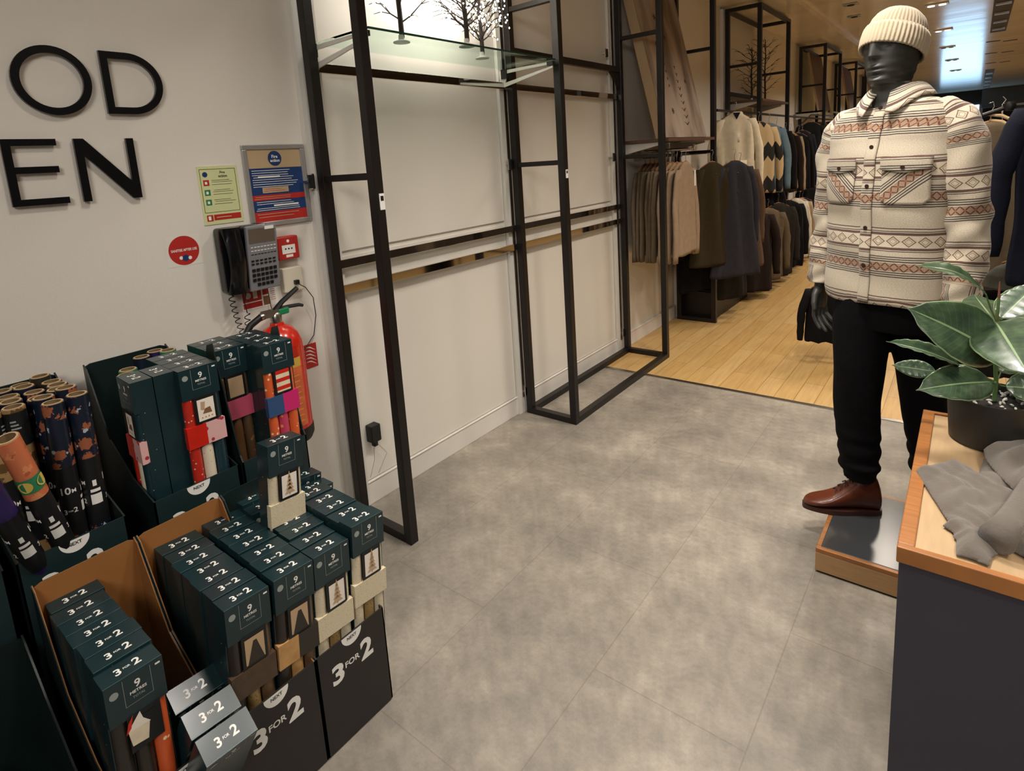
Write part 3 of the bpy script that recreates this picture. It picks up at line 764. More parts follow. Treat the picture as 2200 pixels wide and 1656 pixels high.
def phone():
    t = thing('wall_telephone', 'grey office telephone with black handset and coiled cord on the wall', 'telephone', (WX, 1.045, 1.22))
    T0 = Matrix.Rotation(R(-9), 4, 'Y')
    b = MB(); b.box(0, 0.055, -0.085, 0.10, -0.115, 0.12, 'phone_black', Matrix.Identity(4)); bevel(b.build('wall_base', t, smooth=False), 0.012, 3)
    b = MB()
    T = basis((0.06, -0.012, -0.118), (0, 1, 0), Vector((0.10, 0, 1)).normalized())
    b.poly([(0, 0), (0.117, 0), (0.117, 0.238), (0, 0.238)], 'phone_grey', T, 0.016)
    o = bevel(b.build('front_panel', t, smooth=False), 0.004); o['label'] = 'grey key panel'
    TT = T @ Matrix.Translation((0, 0, 0.0165))
    b = MB(); b.rect(0.008, 0.108, 0.175, 0.228, 'steel_soft', TT); b.rect(0.07, 0.105, 0.222, 0.234, 'sign_white', TT, 0.0006); b.build('display', t, smooth=False)
    b = MB()
    for r_ in range(3):
        for c in range(8): b.rect(0.012 + c * 0.0125, 0.021 + c * 0.0125, 0.160 - r_ * 0.013, 0.163 - r_ * 0.013, 'print_white' if r_ < 2 else 'print_black', TT, 0.0006)
    for r_ in range(2):
        for c in range(6): b.box(0.010 + c * 0.0165, 0.020 + c * 0.0165, 0.110 - r_ * 0.012, 0.115 - r_ * 0.012, 0, 0.003, 'phone_black', TT)
    for r_ in range(4):
        for c in range(6):
            if r_ == 3 and c in (0, 5): continue
            b.box(0.010 + c * 0.0165, 0.022 + c * 0.0165, 0.072 - r_ * 0.018, 0.083 - r_ * 0.018, 0, 0.003, 'phone_black', TT)
    o = b.build('keypad', t, smooth=False); o['label'] = 'black keys'
    # handset
    b = MB(); n = 12; rings = []
    for i in range(15):
        a = i / 14; z = -0.115 + 0.235 * a
        out = 0.062 + 0.028 * sin(pi * a)
        dw = 0.030 + 0.006 * (abs(a - 0.5) * 2) ** 3; dt = 0.014 + 0.018 * (abs(a - 0.5) * 2) ** 4
        rings.append([(out + dt * cos(2 * pi * j / n), -0.052 + dw * sin(2 * pi * j / n), z) for j in range(n)])
    b.loft(rings, 'phone_black'); b.build('handset', t)
    b = MB()
    for (p0, p1, turns) in (((0.05, -0.075, -0.12), (0.03, 0.0, -0.40), 13), ((0.04, -0.02, -0.20), (0.03, 0.0, -0.40), 9)):
        pts = []; N = turns * 8
        for i in range(N + 1):
            a = i / N; base = Vector(p0).lerp(Vector(p1), a) + Vector((0, -0.012 * sin(pi * a), 0))
            pts.append(base + Vector((0.009 * cos(2 * pi * turns * a), 0.010 * sin(2 * pi * turns * a), 0)))
        b.tube(pts, 0.0018, 'rubber', 5)
    b.tube([(0.04, -0.01, -0.115), (0.03, -0.02, -0.16), (0.04, -0.02, -0.2)], 0.0018, 'rubber', 5)
    b.build('coiled_cord', t)
    b = MB(); b.tube([(0.01, 0.085, -0.11), (0.01, 0.09, -0.2), (0.012, 0.10, -0.27)], 0.0015, 'rubber', 5); b.build('cable', t)
phone()

def extinguisher():
    t = thing('fire_extinguisher', 'red fire extinguisher with black hose on the wall behind the crates', 'fire extinguisher', (-1.998, 1.10, 0.512))
    r = 0.083
    b = MB(); b.lathe([(r * .9, 0), (r * 1.02, 0.02), (r * 1.02, 0.055)], 'rubber', 32); o = b.build('foot_ring', t); o['label'] = 'black foot ring'
    b = MB(); b.lathe([(r, 0.05), (r, 0.355), (r * .97, 0.385), (r * .85, 0.415), (r * .6, 0.44), (r * .32, 0.452), (0.024, 0.462)], 'ext_red', 36); b.build('cylinder', t)
    b = MB(); n = 18; a0, a1 = R(-75), R(20)
    def wrap(z0, z1, mat, aa=a0, ab=a1, rr=r + 0.0008):
        b.add([(rr * cos(aa + (ab - aa) * j / n), rr * sin(aa + (ab - aa) * j / n), z) for z in (z0, z1) for j in range(n + 1)],
              [(j, j + 1, n + 2 + j, n + 1 + j) for j in range(n)], mat)
    wrap(0.07, 0.30, 'ext_label'); 
    for k in range(9): wrap(0.09 + k * 0.022, 0.093 + k * 0.022, 'ext_yellow', R(-60), R(10), r + 0.0014)
    wrap(0.30, 0.335, 'ext_yellow'); wrap(0.34, 0.37, 'ext_red'); wrap(0.345, 0.368, 'ext_yellow', R(-40), R(-5), r + 0.0016)
    b.build('label_sleeve', t)
    b = MB(); b.lathe([(0.02, 0.465), (0.022, 0.49), (0.016, 0.50)], 'steel_soft', 16); b.box(-0.015, 0.015, -0.05, 0.03, 0.488, 0.512, 'steel_soft'); b.build('valve', t)
    b = MB(); b.box(-0.018, 0.018, 0.005, 0.048, 0.488, 0.512, 'ext_green'); o = bevel(b.build('safety_tag', t, smooth=False), 0.005); o['label'] = 'green safety tag'
    b = MB(); b.tube([(0, 0.0, 0.505), (0, 0.03, 0.532), (0, 0.10, 0.572)], [0.013, 0.010, 0.009], 'rubber', 8)
    b.tube([(0, 0.0, 0.510), (0, 0.05, 0.510), (0, 0.10, 0.506), (0, 0.115, 0.500)], [0.008, 0.007, 0.007, 0.006], 'rubber', 8); b.build('handle', t)
    b = MB(); b.tube([(0, -0.04, 0.498), (0, -0.06, 0.495)], 0.014, 'steel_soft', 12); b.build('hose_collar', t)
    b = MB(); b.tube([(0, -0.055, 0.497), (0, -0.10, 0.475), (0, -0.135, 0.43), (0, -0.145, 0.36), (0, -0.13, 0.25), (0, -0.11, 0.12)], 0.012, 'rubber', 12); b.build('hose', t)
    b = MB(); b.box(-0.10, -0.08, -0.03, 0.03, 0.25, 0.32, 'rubber'); b.build('wall_bracket', t, smooth=False)
extinguisher()

# ------------------------------------------------------------------ crates of gift wrap
def crate(y0, z0, xf_, label, w=0.216, front=0.30, back=0.62, depth=0.405, tall=False, inner='cardboard', print3=True, low_rear=False):
    """open display crate; front faces +x (the aisle)"""
    t = thing('display_crate', label, 'crate', (xf_, y0, z0), group='open display crates of gift wrap')
    th = 0.004
    b = MB(); b.box(-depth + 0.004, -0.004, 0.004, w - 0.004, 0, 0.070 if tall and print3 and 'long' not in label else 0.006, 'crate_green'); b.build('base', t, smooth=False)
    b = MB()
    b.box(-th, 0, 0, w, 0.006, front, 'crate_print' if not tall else 'crate_green')
    T = basis((0.0006, 0, 0), (0, 1, 0), (0, 0, 1))
    if print3:
        g = 'print_white'
        zc = front - 0.075
        b.text('3', 0.056, g, T, 0.056, zc - 0.010, 0.0003, 0.035, w=0.036); b.text('FOR', 0.017, g, T, 0.102, zc - 0.004, 0.0003, 0.02, w=0.046)
        b.text('2', 0.060, g, T, 0.149, zc - 0.002, 0.0003, 0.035, w=0.040)
    # half-round flap mark
    pts = [(w * 0.5 + 0.032 * cos(a), front - 0.001 - 0.032 * sin(a)) for a in [pi * i / 14 for i in range(15)]]
    b.poly(pts[::-1], 'print_white', T)
    b.text('NEXT', 0.0085, 'print_black', T, w * 0.5, front - 0.011, 0.0006, 0.02)
    b.build('front_panel', t, smooth=False)
    side = None
    if tall: side = [(0, 0.006), (0, front), (-0.012, front + 0.02), (-0.085, back + 0.04), (-depth, back), (-depth, 0.006)]
    if low_rear: side = side[:4] + [(-0.12, back + 0.03), (-0.20, 0.46), (-depth, 0.46), (-depth, 0.006)]; back = 0.46
    else: side = [(0, 0.006), (0, front), (-0.13, front + 0.03), (-0.27, front + 0.11), (-depth + 0.02, back - 0.01), (-depth, back), (-depth, 0.006)]
    for ya in (0.0, w - th):
        # outer and inner skins of the corrugated board
        b2 = MB()
        if ya == 0.0:
            b2.poly(side, inner, basis((0, th, 0), (1, 0, 0), (0, 0, 1)), th * 0.5)
            b2.poly(side, 'teal_dark', basis((0, th * 0.5, 0), (1, 0, 0), (0, 0, 1)), th * 0.5)
        else:
            b2.poly(side, 'teal_dark', basis((0, w, 0), (1, 0, 0), (0, 0, 1)), th * 0.5)
            b2.poly(side, inner, basis((0, w - th * 0.5, 0), (1, 0, 0), (0, 0, 1)), th * 0.5)
        b2.build('side_panel', t, smooth=False)
    b = MB(); T = basis((-depth, 0, 0), (0, 1, 0), (0, 0, 1))
    c = 0.018
    shp = [(0, 0.006), (w, 0.006), (w, back - c), (w - c * .3, back - c * .3), (w - c, back), (c, back), (c * .3, back - c * .3), (0, back - c)]
    b.poly(shp, 'teal_dark', T, 0.002); b.poly(shp, inner, T @ Matrix.Translation((0, 0, 0.002)), 0.002)
    b.build('back_panel', t, smooth=False)
    return t

def print_paper():
    for name, base, dot, sc, th in (('red_print', 'B5271A', 'D9B9A4', 55, 0.13), ('cream_dots', 'DCCFB8', 'B0442F', 75, 0.11), ('teal_dots', '16323A', 'C9C2AE', 60, 0.10), ('zigzag_pink', 'D7A9A6', 'A33245', 48, 0.30),
                                ('orange_print', 'CF5A2C', 'E9D0B0', 50, 0.20), ('pink_print', 'B83A5C', 'E08A4A', 45, 0.24), ('cream_grain', 'CFC2A6', 'BDAB86', 190, 0.26), ('gold_grain', '93794A', '6A5430', 150, 0.28), ('brown_grain', '5C452F', '8F6C45', 55, 0.25)):
        mt, nt, b = newmat(name)
        tc = nt.nodes.new('ShaderNodeTexCoord'); vn = nt.nodes.new('ShaderNodeTexVoronoi'); vn.inputs['Scale'].default_value = sc
        nt.links.new(tc.outputs['Object'], vn.inputs['Vector']); f = nodes_math(nt, 'LESS_THAN', vn.outputs['Distance'], th)
        mx = nt.nodes.new('ShaderNodeMix'); mx.data_type = 'RGBA'; mx.inputs['A'].default_value = srgb(base); mx.inputs['B'].default_value = srgb(dot); nt.links.new(f, mx.inputs['Factor'])
        nt.links.new(mx.outputs['Result'], b.inputs['Base Color']); b.inputs['Roughness'].default_value = 0.38; MATS[name] = mt
print_paper()
BW, BD, BH = 0.105, 0.054, 0.555
SCH = {
    'cream': dict(r=('cream_grain', 'gold_grain', 'cream_grain'), band='cream_grain', pic='fir', bz=(0.325, 0.388)),
    'brown': dict(r=('dark_paper', 'kraft_paper', 'brown_grain'), band='kraft_paper', pic='peak', bz=(0.325, 0.388)),
    'dark': dict(r=('dark_paper', 'gold_grain', 'brown_grain'), band='dull_brown', pic='peak', bz=(0.325, 0.388)),
    'red': dict(r=('red_print', 'cream_dots', 'teal_dots'), band='red_paper', pic='fawn', bz=(0.325, 0.388)),
    'magenta': dict(r=('orange_print', 'pink_print', 'orange_print'), band='magenta_paper', pic='stripes', bz=(0.325, 0.388)),
    'rust': dict(r=('brown_grain', 'brown_paper', 'brown_grain'), band='pink_paper', pic='plain', bz=(0.325, 0.388)),
    'stripe': dict(r=('dark_paper', 'dark_paper', 'orange_print'), band='orange_paper', pic='cup', bz=(0.10, 0.15)),
}
_bm = {}
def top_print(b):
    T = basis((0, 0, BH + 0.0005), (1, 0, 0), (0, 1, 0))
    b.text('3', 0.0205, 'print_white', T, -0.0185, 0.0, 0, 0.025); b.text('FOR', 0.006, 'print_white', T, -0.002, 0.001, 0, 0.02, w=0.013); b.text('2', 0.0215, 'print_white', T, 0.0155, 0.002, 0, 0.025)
    # highlight on the folded front edge, painted as a paler strip
    b.rect(-BW / 2, BW / 2, -BD / 2 + 0.0005, -BD / 2 + 0.002, 'teal_edge_highlight', T, 0.0002)
def box_simple():
    if 'simple' in _bm: return _bm['simple']
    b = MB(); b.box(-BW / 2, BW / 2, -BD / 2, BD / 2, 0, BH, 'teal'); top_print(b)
    F = basis((0, -BD / 2 - 0.0005, 0), (1, 0, 0), (0, 0, 1))
    badge(b, F)
    o = b.build('gift_wrap_box', smooth=False); me = o.data; bpy.data.objects.remove(o); _bm['simple'] = me; return me
def badge(b, F):
    b.disc(0.008, 'print_grey', F @ Matrix.Translation((-0.037, BH - 0.024, 0)), 14)
    b.text('9', 0.017, 'print_white', F, 0.004, BH - 0.024, 0, 0.02); b.text('METRES', 0.0062, 'print_white', F, 0.004, BH - 0.039, 0, 0.02, w=0.030)
    b.text('TOTAL', 0.005, 'print_grey', F, 0.004, BH - 0.050, 0, 0.01); b.rect(0.038, 0.047, BH - 0.012, BH - 0.008, 'print_white', F)
    for x0, x1 in ((-0.021, -0.0203), (0.0283, 0.029)): b.rect(x0, x1, BH - 0.062, BH - 0.004, 'print_grey', F)
    b.rect(-0.021, 0.029, BH - 0.0627, BH - 0.062, 'print_grey', F)
def box_meshes(s):
    if s in _bm: return _bm[s]
    c = SCH[s]; out = []
    def keep(b, name, smooth=False):
        o = b.build(name, smooth=smooth); out.append((name, o.data)); bpy.data.objects.remove(o)
    hz = BH - 0.088
    b = MB()
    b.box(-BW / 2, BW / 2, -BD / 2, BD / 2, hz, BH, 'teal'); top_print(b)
    b.box(-BW / 2, BW / 2, -BD / 2 + 0.018, BD / 2, 0.03, hz, 'teal')
    b.box(-BW / 2, -BW / 2 + 0.002, -BD / 2 + 0.012, -BD / 2 + 0.018, 0.03, hz, 'teal'); b.box(BW / 2 - 0.002, BW / 2, -BD / 2 + 0.012, -BD / 2 + 0.018, 0.03, hz, 'teal')
    b.box(-BW / 2, BW / 2, -BD / 2, BD / 2, 0, 0.03, 'teal')
    F = basis((0, -BD / 2 - 0.0005, 0), (1, 0, 0), (0, 0, 1)); badge(b, F)
    for i in range(8):  # tiny printed snow dots on the sides
        for sx in (-1, 1):
            TS = basis((sx * (BW / 2 + 0.0004), 0, 0), (0, sx, 0), (0, 0, 1)); b.disc(0.0015, 'print_grey', TS @ Matrix.Translation((-0.015 + 0.012 * ((i * 7) % 3), 0.08 + i * 0.055, 0)), 6)
    keep(b, 'carton')
    for k in range(3):
        b = MB(); x = (-1, 0, 1)[k] * 0.0345; rr = 0.0165
        b.lathe([(rr, 0.031), (rr, hz - 0.001)], c['r'][k], 14, c=(x, -BD / 2 + rr + 0.001, 0)); keep(b, 'paper_roll', True)
    b = MB(); z0, z1 = c['bz']
    m1 = c['band']; m2 = {'magenta': 'blue_paper', 'red': 'red_paper', 'brown': 'kraft_paper'}.get(s, m1)
    b.box(-BW / 2 - 0.001, 0.0, -BD / 2 - 0.002, -BD / 2 + 0.016, z0, z1, m2); b.box(0.0, BW / 2 + 0.001, -BD / 2 - 0.002, -BD / 2 + 0.016, z0, z1, {'red': 'zigzag_pink', 'brown': 'dark_paper'}.get(s, m1))
    keep(b, 'sleeve_band')
    b = MB(); ch = 0.076
    b.box(-0.024, 0.036, -BD / 2 - 0.002, -BD / 2 + 0.001, hz - ch, hz + 0.002, 'print_black')
    F = basis((0, -BD / 2 - 0.0026, 0), (1, 0, 0), (0, 0, 1)); x0, x1, y0, y1 = -0.017, 0.029, hz - ch + 0.006, hz - 0.007
    pic = c['pic']
    b.rect(x0, x1, y0, y1, {'peak': 'tree_beige', 'stripes': 'cream_paper', 'plain': 'tree_beige', 'cup': 'print_black'}.get(pic, 'picture_cream'), F)
    F2 = F @ Matrix.Translation((0, 0, 0.0004)); cx = (x0 + x1) / 2
    if pic == 'fir':
        for i in range(5):
            zz = y0 + 0.008 + i * 0.011; ww = 0.016 - i * 0.0028; b.poly([(cx - ww, zz), (cx + ww, zz), (cx, zz + 0.02)], 'tree_beige', F2)
        b.rect(cx - 0.0015, cx + 0.0015, y0 + 0.003, y0 + 0.01, 'tree_beige', F2)
    if pic == 'peak': b.poly([(x0 + 0.004, y0), (x1 - 0.002, y0), (cx + 0.005, y1 - 0.010), (cx - 0.003, y1 - 0.010)], 'dark_paper', F2)
    if pic == 'stripes':
        for i in range(3): b.rect(x0, x1, y0 + 0.006 + i * 0.026, y0 + 0.018 + i * 0.026, 'red_paper', F2)
    if pic == 'fawn':
        b.poly([(x0 + 0.012, y0 + 0.02), (x1 - 0.008, y0 + 0.018), (x1 - 0.012, y0 + 0.036), (x0 + 0.02, y0 + 0.034)], 'brown_paper', F2)
        b.poly([(x0 + 0.008, y0 + 0.034), (x0 + 0.018, y0 + 0.030), (x0 + 0.022, y0 + 0.054), (x0 + 0.010, y0 + 0.056)], 'tree_beige', F2)
        for i in range(4): b.disc(0.0022, 'orange_paper', F2 @ Matrix.Translation((x0 + 0.01 + i * 0.009, y0 + 0.009, 0)), 6)
    if pic == 'cup':
        b.poly([(x0 - 0.004, y0 + 0.01), (x0 + 0.024, y0 + 0.006), (x0 + 0.03, y0 + 0.04), (x0 - 0.008, y0 + 0.044)], 'cream_paper', F2)
        b.poly([(x0 - 0.010, y0 + 0.044), (x0 + 0.004, y0 + 0.060), (x0 + 0.016, y0 + 0.074), (x0 + 0.020, y0 + 0.056), (x0 + 0.032, y0 + 0.040)], 'picture_cream', F2)
        b.poly([(x0 - 0.012, y0 + 0.04), (x0 - 0.006, y0 + 0.062), (x0 + 0.004, y0 + 0.076), (x0 - 0.002, y0 + 0.05)], 'red_paper', F2 @ Matrix.Translation((0, 0, 0.0004)))
    keep(b, 'picture_card')
    _bm[s] = out; return out
def gift_box(loc, rot, label, scheme=None, group='gift wrap boxes in the crates'):
    if scheme is None:
        o = bpy.data.objects.new('gift_wrap_box', box_simple()); COL.objects.link(o); o.location = loc; o.rotation_euler = rot
        return tag(o, label, 'gift wrap', group)
    t = thing('gift_wrap_box', label, 'gift wrap', loc, rot, group)
    for n, me in box_meshes(scheme):
        o = bpy.data.objects.new(n, me); COL.objects.link(o); o.parent = t
    return t
def column(xfront, yc, n, lean, z, label_col, scheme, dz=0.0, pitch=0.058, jit=0.003, tilt=0.0, skew=0.0):
    """n boxes one behind another, front one shows its window"""
    r = random.Random(int(yc * 1000))
    for i in range(n):
        lab = 'teal gift wrap box %s from aisle, %s' % (ORD[i] if i else 'nearest', label_col)
        x = xfront - BD / 2 - 0.004 - i * pitch
        rot = (Matrix.Rotation(-R(lean), 4, 'X') @ Matrix.Rotation(R(tilt), 4, 'Y') @ Matrix.Rotation(R(90), 4, 'Z')).to_euler()
        gift_box((x, yc + r.uniform(-jit, jit) + skew * i, z + r.uniform(0, 0.006) + dz * i), rot,
                 lab, scheme if i == 0 else None)
# front row of crates (x -1.23), right to left in the picture
crate(0.659, 0, -1.23, 'black crate with 3 FOR 2 at the right end of the front row', inner='teal_dark')
crate(0.441, 0, -1.23, 'black crate with 3 FOR 2 and tall brown back, second from right in front', inner='cardboard')
crate(0.223, 0, -1.23, 'crate with tall brown cardboard back at the lower left, third from the right', inner='cardboard', print3=False)
crate(-0.02, 0, -1.26, 'dark crate at the lower left edge of the photo', inner='teal_dark', back=0.5, print3=False)
column(-1.236, 0.822, 5, 4.2, 0.012, 'right column, front crate by the black frame', 'cream', skew=0.001)
column(-1.236, 0.714, 4, 3.2, 0.0, 'left column, front crate by the black frame', 'cream', skew=0.003)
column(-1.236, 0.600, 7, 3.8, 0.004, 'right column, second front crate from right', 'brown', skew=0.002, pitch=0.0565)
column(-1.236, 0.494, 7, 2.8, 0.006, 'left column, second front crate from right', 'dark', pitch=0.056, skew=0.001)
column(-1.236, 0.281, 7, 1.0, 0.006, 'left column, brown-backed crate at lower left', 'stripe', pitch=0.0565)
# stragglers at the back of the right-hand crate
for i, (x, y, z, lean, lab) in enumerate([(-1.625, 0.724, 0.02, 3, 'rearmost left teal box in the front crate by the black frame'),
                             (-1.568, 0.722, 0.012, 3, 'teal gift wrap box just behind the raised cream one')]):
    gift_box((x, y, z), (Matrix.Rotation(-R(lean), 4, 'X') @ Matrix.Rotation(R(90), 4, 'Z')).to_euler(), lab)
for i, (x, y, z, lean, lab) in enumerate([(-1.615, 0.836, 0.02, 7, 'rearmost right teal box in the front crate by the black frame'),
                             (-1.558, 0.838, 0.0, 7, 'teal gift wrap box just in front of the rearmost right one')]):
    gift_box((x, y, z), (Matrix.Rotation(-R(lean), 4, 'X') @ Matrix.Rotation(R(90), 4, 'Z')).to_euler(), lab)
gift_box((-1.470, 0.722, 0.235), (Matrix.Rotation(-R(5), 4, 'X') @ Matrix.Rotation(R(90 + 2), 4, 'Z')).to_euler(), 'cream and gold gift wrap box raised above the others, with fir tree picture', 'cream')
# three shorter boxes slumped forward in the lower left crate
for i, (q, yc, lab) in enumerate([((420, 1478), 0.388, 'farthest from the aisle'), ((455, 1528), 0.400, 'in the middle'), ((488, 1580), 0.418, 'nearest the aisle')]):
    Lr = (Matrix.Rotation(-R(4), 4, 'X') @ Matrix.Rotation(R(30), 4, 'Y') @ Matrix.Rotation(R(90), 4, 'Z'))
    topc = hit(q[0], q[1], 2, 0.385); base = topc - Lr @ Vector((0, 0, BH * 0.66))
    o = gift_box(base, Lr.to_euler(), 'shiny-topped gift wrap box slumped in lower left crate, ' + lab, None)
    o.scale = (1, 1, 0.66)
# rear row stands on a low black plinth
b = MB(); b.box(-2.075, -1.672, -0.05, 0.985, 0, 0.365, 'teal_dark'); tag(bevel(b.build('plinth', smooth=False), 0.004), 'low dark plinth under the rear row of crates by the wall', 'plinth')
ZR = 0.367
crate(0.752, ZR, -1.67, 'tall dark crate in the rear row in front of the extinguisher', tall=True, low_rear=True, inner='teal_dark', depth=0.39)
crate(0.505, ZR, -1.67, 'tall dark crate in the rear row with red gift wrap', tall=True, inner='teal_dark', w=0.234, depth=0.39)
crate(0.212, ZR, -1.67, 'tall dark crate of long paper rolls at the left of the rear row', tall=True, inner='teal_dark', w=0.225, depth=0.39)
crate(-0.03, ZR, -1.67, 'dark crate at the far left of the rear row', tall=True, inner='teal_dark', w=0.22, depth=0.39, back=0.5, print3=False)
zb = ZR + 0.072
def colr(xs, yc, label_col, schemes, lean=1.0, z=zb):
    for i, x in enumerate(xs):
        gift_box((x, yc + 0.001 * i, z), (Matrix.Rotation(-R(lean), 4, 'X') @ Matrix.Rotation(R(90), 4, 'Z')).to_euler(),
                 'dark gift wrap box %s from aisle, %s' % (ORD[i] if i else 'nearest', label_col), schemes if i == 0 else None)
colr([-1.705 - 0.058 * i for i in range(4)], 0.908, 'magenta-fronted column by the extinguisher', 'magenta', 0.5)
colr([-1.800 - 0.058 * i for i in range(3)], 0.806, 'rust-fronted column left of the magenta one', 'rust', 0.2)
colr([-1.705 - 0.058 * i for i in range(4)], 0.667, 'red-fronted column of the rear middle crate', 'red', 0.5)
gift_box((-1.757, 0.538, zb), (0, 0, R(-2)), 'gift wrap box turned sideways at the left of the rear middle crate', 'red')
gift_box((-1.757, 0.594, zb), (0, 0, R(-1)), 'sideways gift wrap box next to the red-fronted one', None)

# long rolls
_roll = {}
def roll_mesh(mat, L=0.615, r=0.0235, seed=0, lab=True):
    key = (mat, lab)
    if key in _roll: return _roll[key]
    parts = []
    def keep(b, name):
        o = b.build(name); parts.append((name, o.data)); bpy.data.objects.remove(o)
    b = MB(); n = 20
    b.lathe([(r, 0.0), (r, L)], mat, n, cap=False)
    b.lathe([(r - 0.0015, 0.0), (r - 0.0015, L)], 'roll_inner', n, cap=False)
    b.add([((r - q) * cos(2 * pi * j / n), (r - q) * sin(2 * pi * j / n), L) for q in (0, 0.0015) for j in range(n)], [(j, (j + 1) % n, n + (j + 1) % n, n + j) for j in range(n)], mat)
    keep(b, 'paper')
    b = MB(); b.lathe([(r - 0.002, L - 0.001), (r - 0.002, L + 0.002), (r - 0.006, L + 0.002), (r - 0.005, L)], 'cardboard_edge', n, cap=False); b.lathe([(r - 0.005, L), (r - 0.005, L - 0.15)], 'roll_inner', n, cap=False); keep(b, 'core_tube')
    if lab:
        b = MB(); rr = r + 0.0006
        b.lathe([(rr, 0.27), (rr, 0.45)], 'print_black', n, cap=False)
        def wraptext(s, h, zc, a_c, mat='print_white', bold=0.02):
            vs, fs, tw, th = text_geo(s, bold); k = h / th
            b.add([((rr + .0006) * cos(a_c + x * k / rr), (rr + .0006) * sin(a_c + x * k / rr), zc + y * k) for x, y in vs], fs, mat)
        for a in (0, pi):
            wraptext('10', 0.019, 0.390, R(-30) + a - 0.15); wraptext('M', 0.010, 0.387, R(-30) + a + 0.55); wraptext('3', 0.013, 0.335, R(-30) + a - 0.45); wraptext('FOR', 0.004, 0.336, R(-30) + a); wraptext('2', 0.013, 0.337, R(-30) + a + 0.42)
            nn = 6
            for (z0, z1, w_) in ((0.325, 0.352, 1.0), (0.358, 0.366, 0.9), (0.374, 0.390, 0.35)):
                aa = a + R(60)
                b.add([((rr + .0005) * cos(aa + w_ * (j / nn - .5)), (rr + .0005) * sin(aa + w_ * (j / nn - .5)), z) for z in (z0, z1) for j in range(nn + 1)], [(j, j + 1, nn + 2 + j, nn + 1 + j) for j in range(nn)], 'print_white')
        keep(b, 'label_sleeve')
        if mat == 'gold_tree_paper':
            b = MB(); b.lathe([(rr, L - 0.095), (rr, L - 0.008)], 'print_black', n, cap=False)
            for a0 in (0, 2.1, 4.2):
                for q in range(3):
                    b.add([((rr + .0005) * cos(a0 + .16 * j), (rr + .0005) * sin(a0 + .16 * j), L - 0.05 + q * 0.009 + dz) for dz in (0, 0.004) for j in range(6 - q)], [(j, j + 1, 6 - q + 1 + j, 6 - q + j) for j in range(5 - q)], 'print_grey')
            keep(b, 'top_label')
        if mat == 'circle_paper':
            for z0, z1, zc in ((0.035, 0.075, 0.055), (0.20, 0.225, 0.235), (0.47, 0.51, 0.49)):
                b = MB(); b.lathe([(rr, z0), (rr, z1)], 'green_paper', n, cap=False)
                for a0 in (-1.2, 0.4, 2.0, 3.6):
                    b.add([((rr + .001) * cos(a0 + 0.62 * cos(q * pi / 7)), (rr + .001) * sin(a0 + 0.62 * cos(q * pi / 7)), zc + 0.015 * sin(q * pi / 7)) for q in range(14)], [tuple(range(14))], 'yellow_paper')
                keep(b, 'printed_band')
    _roll[key] = parts; return parts
def spot_paper():
    # dark wrapping papers with small printed figures
    for name, base, dots in (('ginger_paper', '101A2C', ('94553A', '9FB0B8')), ('gold_tree_paper', '99794E', ('5C4527', 'C2A06A')), ('circle_paper', 'C9714A', ('D98A5C', 'B4583A'))):
        mt, nt, b = newmat(name)
        tc = nt.nodes.new('ShaderNodeTexCoord')
        cur = None
        for i, (sc, th) in enumerate(((21, 0.33), (33, 0.17))):
            vn = nt.nodes.new('ShaderNodeTexVoronoi'); vn.inputs['Scale'].default_value = sc; vn.inputs['Randomness'].default_value = 0.7
            nt.links.new(tc.outputs['Object'], vn.inputs['Vector'])
            nz = nt.nodes.new('ShaderNodeTexNoise'); nz.inputs['Scale'].default_value = 130; nt.links.new(tc.outputs['Object'], nz.inputs['Vector'])
            d = nodes_math(nt, 'ADD', vn.outputs['Distance'], nodes_math(nt, 'MULTIPLY', nodes_math(nt, 'SUBTRACT', nz.outputs[0], 0.5), 0.5))
            f = nodes_math(nt, 'LESS_THAN', d, th)
            mx = nt.nodes.new('ShaderNodeMix'); mx.data_type = 'RGBA'
            if cur is None: mx.inputs['A'].default_value = srgb(base)
            else: nt.links.new(cur, mx.inputs['A'])
            mx.inputs['B'].default_value = srgb(dots[i]); nt.links.new(f, mx.inputs['Factor']); cur = mx.outputs['Result']
        nt.links.new(cur, b.inputs['Base Color']); b.inputs['Roughness'].default_value = 0.35
        MATS[name] = mt
spot_paper()
def wroll(base, rot, mat, label, group='long rolls of wrapping paper', lab=True):
    t = thing('wrapping_paper_roll', label, 'wrapping paper', base, rot, group)
    for n, me in roll_mesh(mat, lab=lab):
        o = bpy.data.objects.new(n, me); COL.objects.link(o); o.parent = t
    return t
zr = ZR + 0.010
rowsd = []
for i in range(6):
    for k in range(4):
        x = -1.745 - i * 0.050; y = 0.243 + k * 0.0505
        if x < -2.04: continue
        if i == 0 and k < 2: continue
        mat = 'ginger_paper' if (k >= 2 and i < 3) else ('gold_tree_paper' if i < 2 else rnd.choice(['ginger_paper', 'navy_paper', 'gold_tree_paper', 'dark_paper']))
        kind = {'ginger_paper': 'navy gingerbread-pattern roll', 'gold_tree_paper': 'brown and gold roll', 'navy_paper': 'plain navy roll', 'dark_paper': 'plain black roll'}[mat]
        lab = '%s, %s row, %s from left, crate of rolls' % (kind, ORD[i], ('first', 'second', 'third', 'fourth')[k])
        wroll((x, y, zr + rnd.uniform(-0.004, 0.012)), (R(rnd.uniform(-1, .3)), R(rnd.uniform(-.8, .8)), rnd.uniform(0, 6.28) if i else R((20, -70, 15, -65)[k] + rnd.uniform(-6, 6))), mat, lab)
def lean_roll(p0, p1, mat, lab, twist):
    d = (Vector(p1) - Vector(p0)).normalized(); q = Vector((0, 0, 1)).rotation_difference(d).to_matrix() @ Matrix.Rotation(R(twist), 3, 'Z')
    base = Vector(p0) - d * ((p0[2] - zr - 0.006) / d.z)
    wroll(base, q.to_euler(), mat, lab)
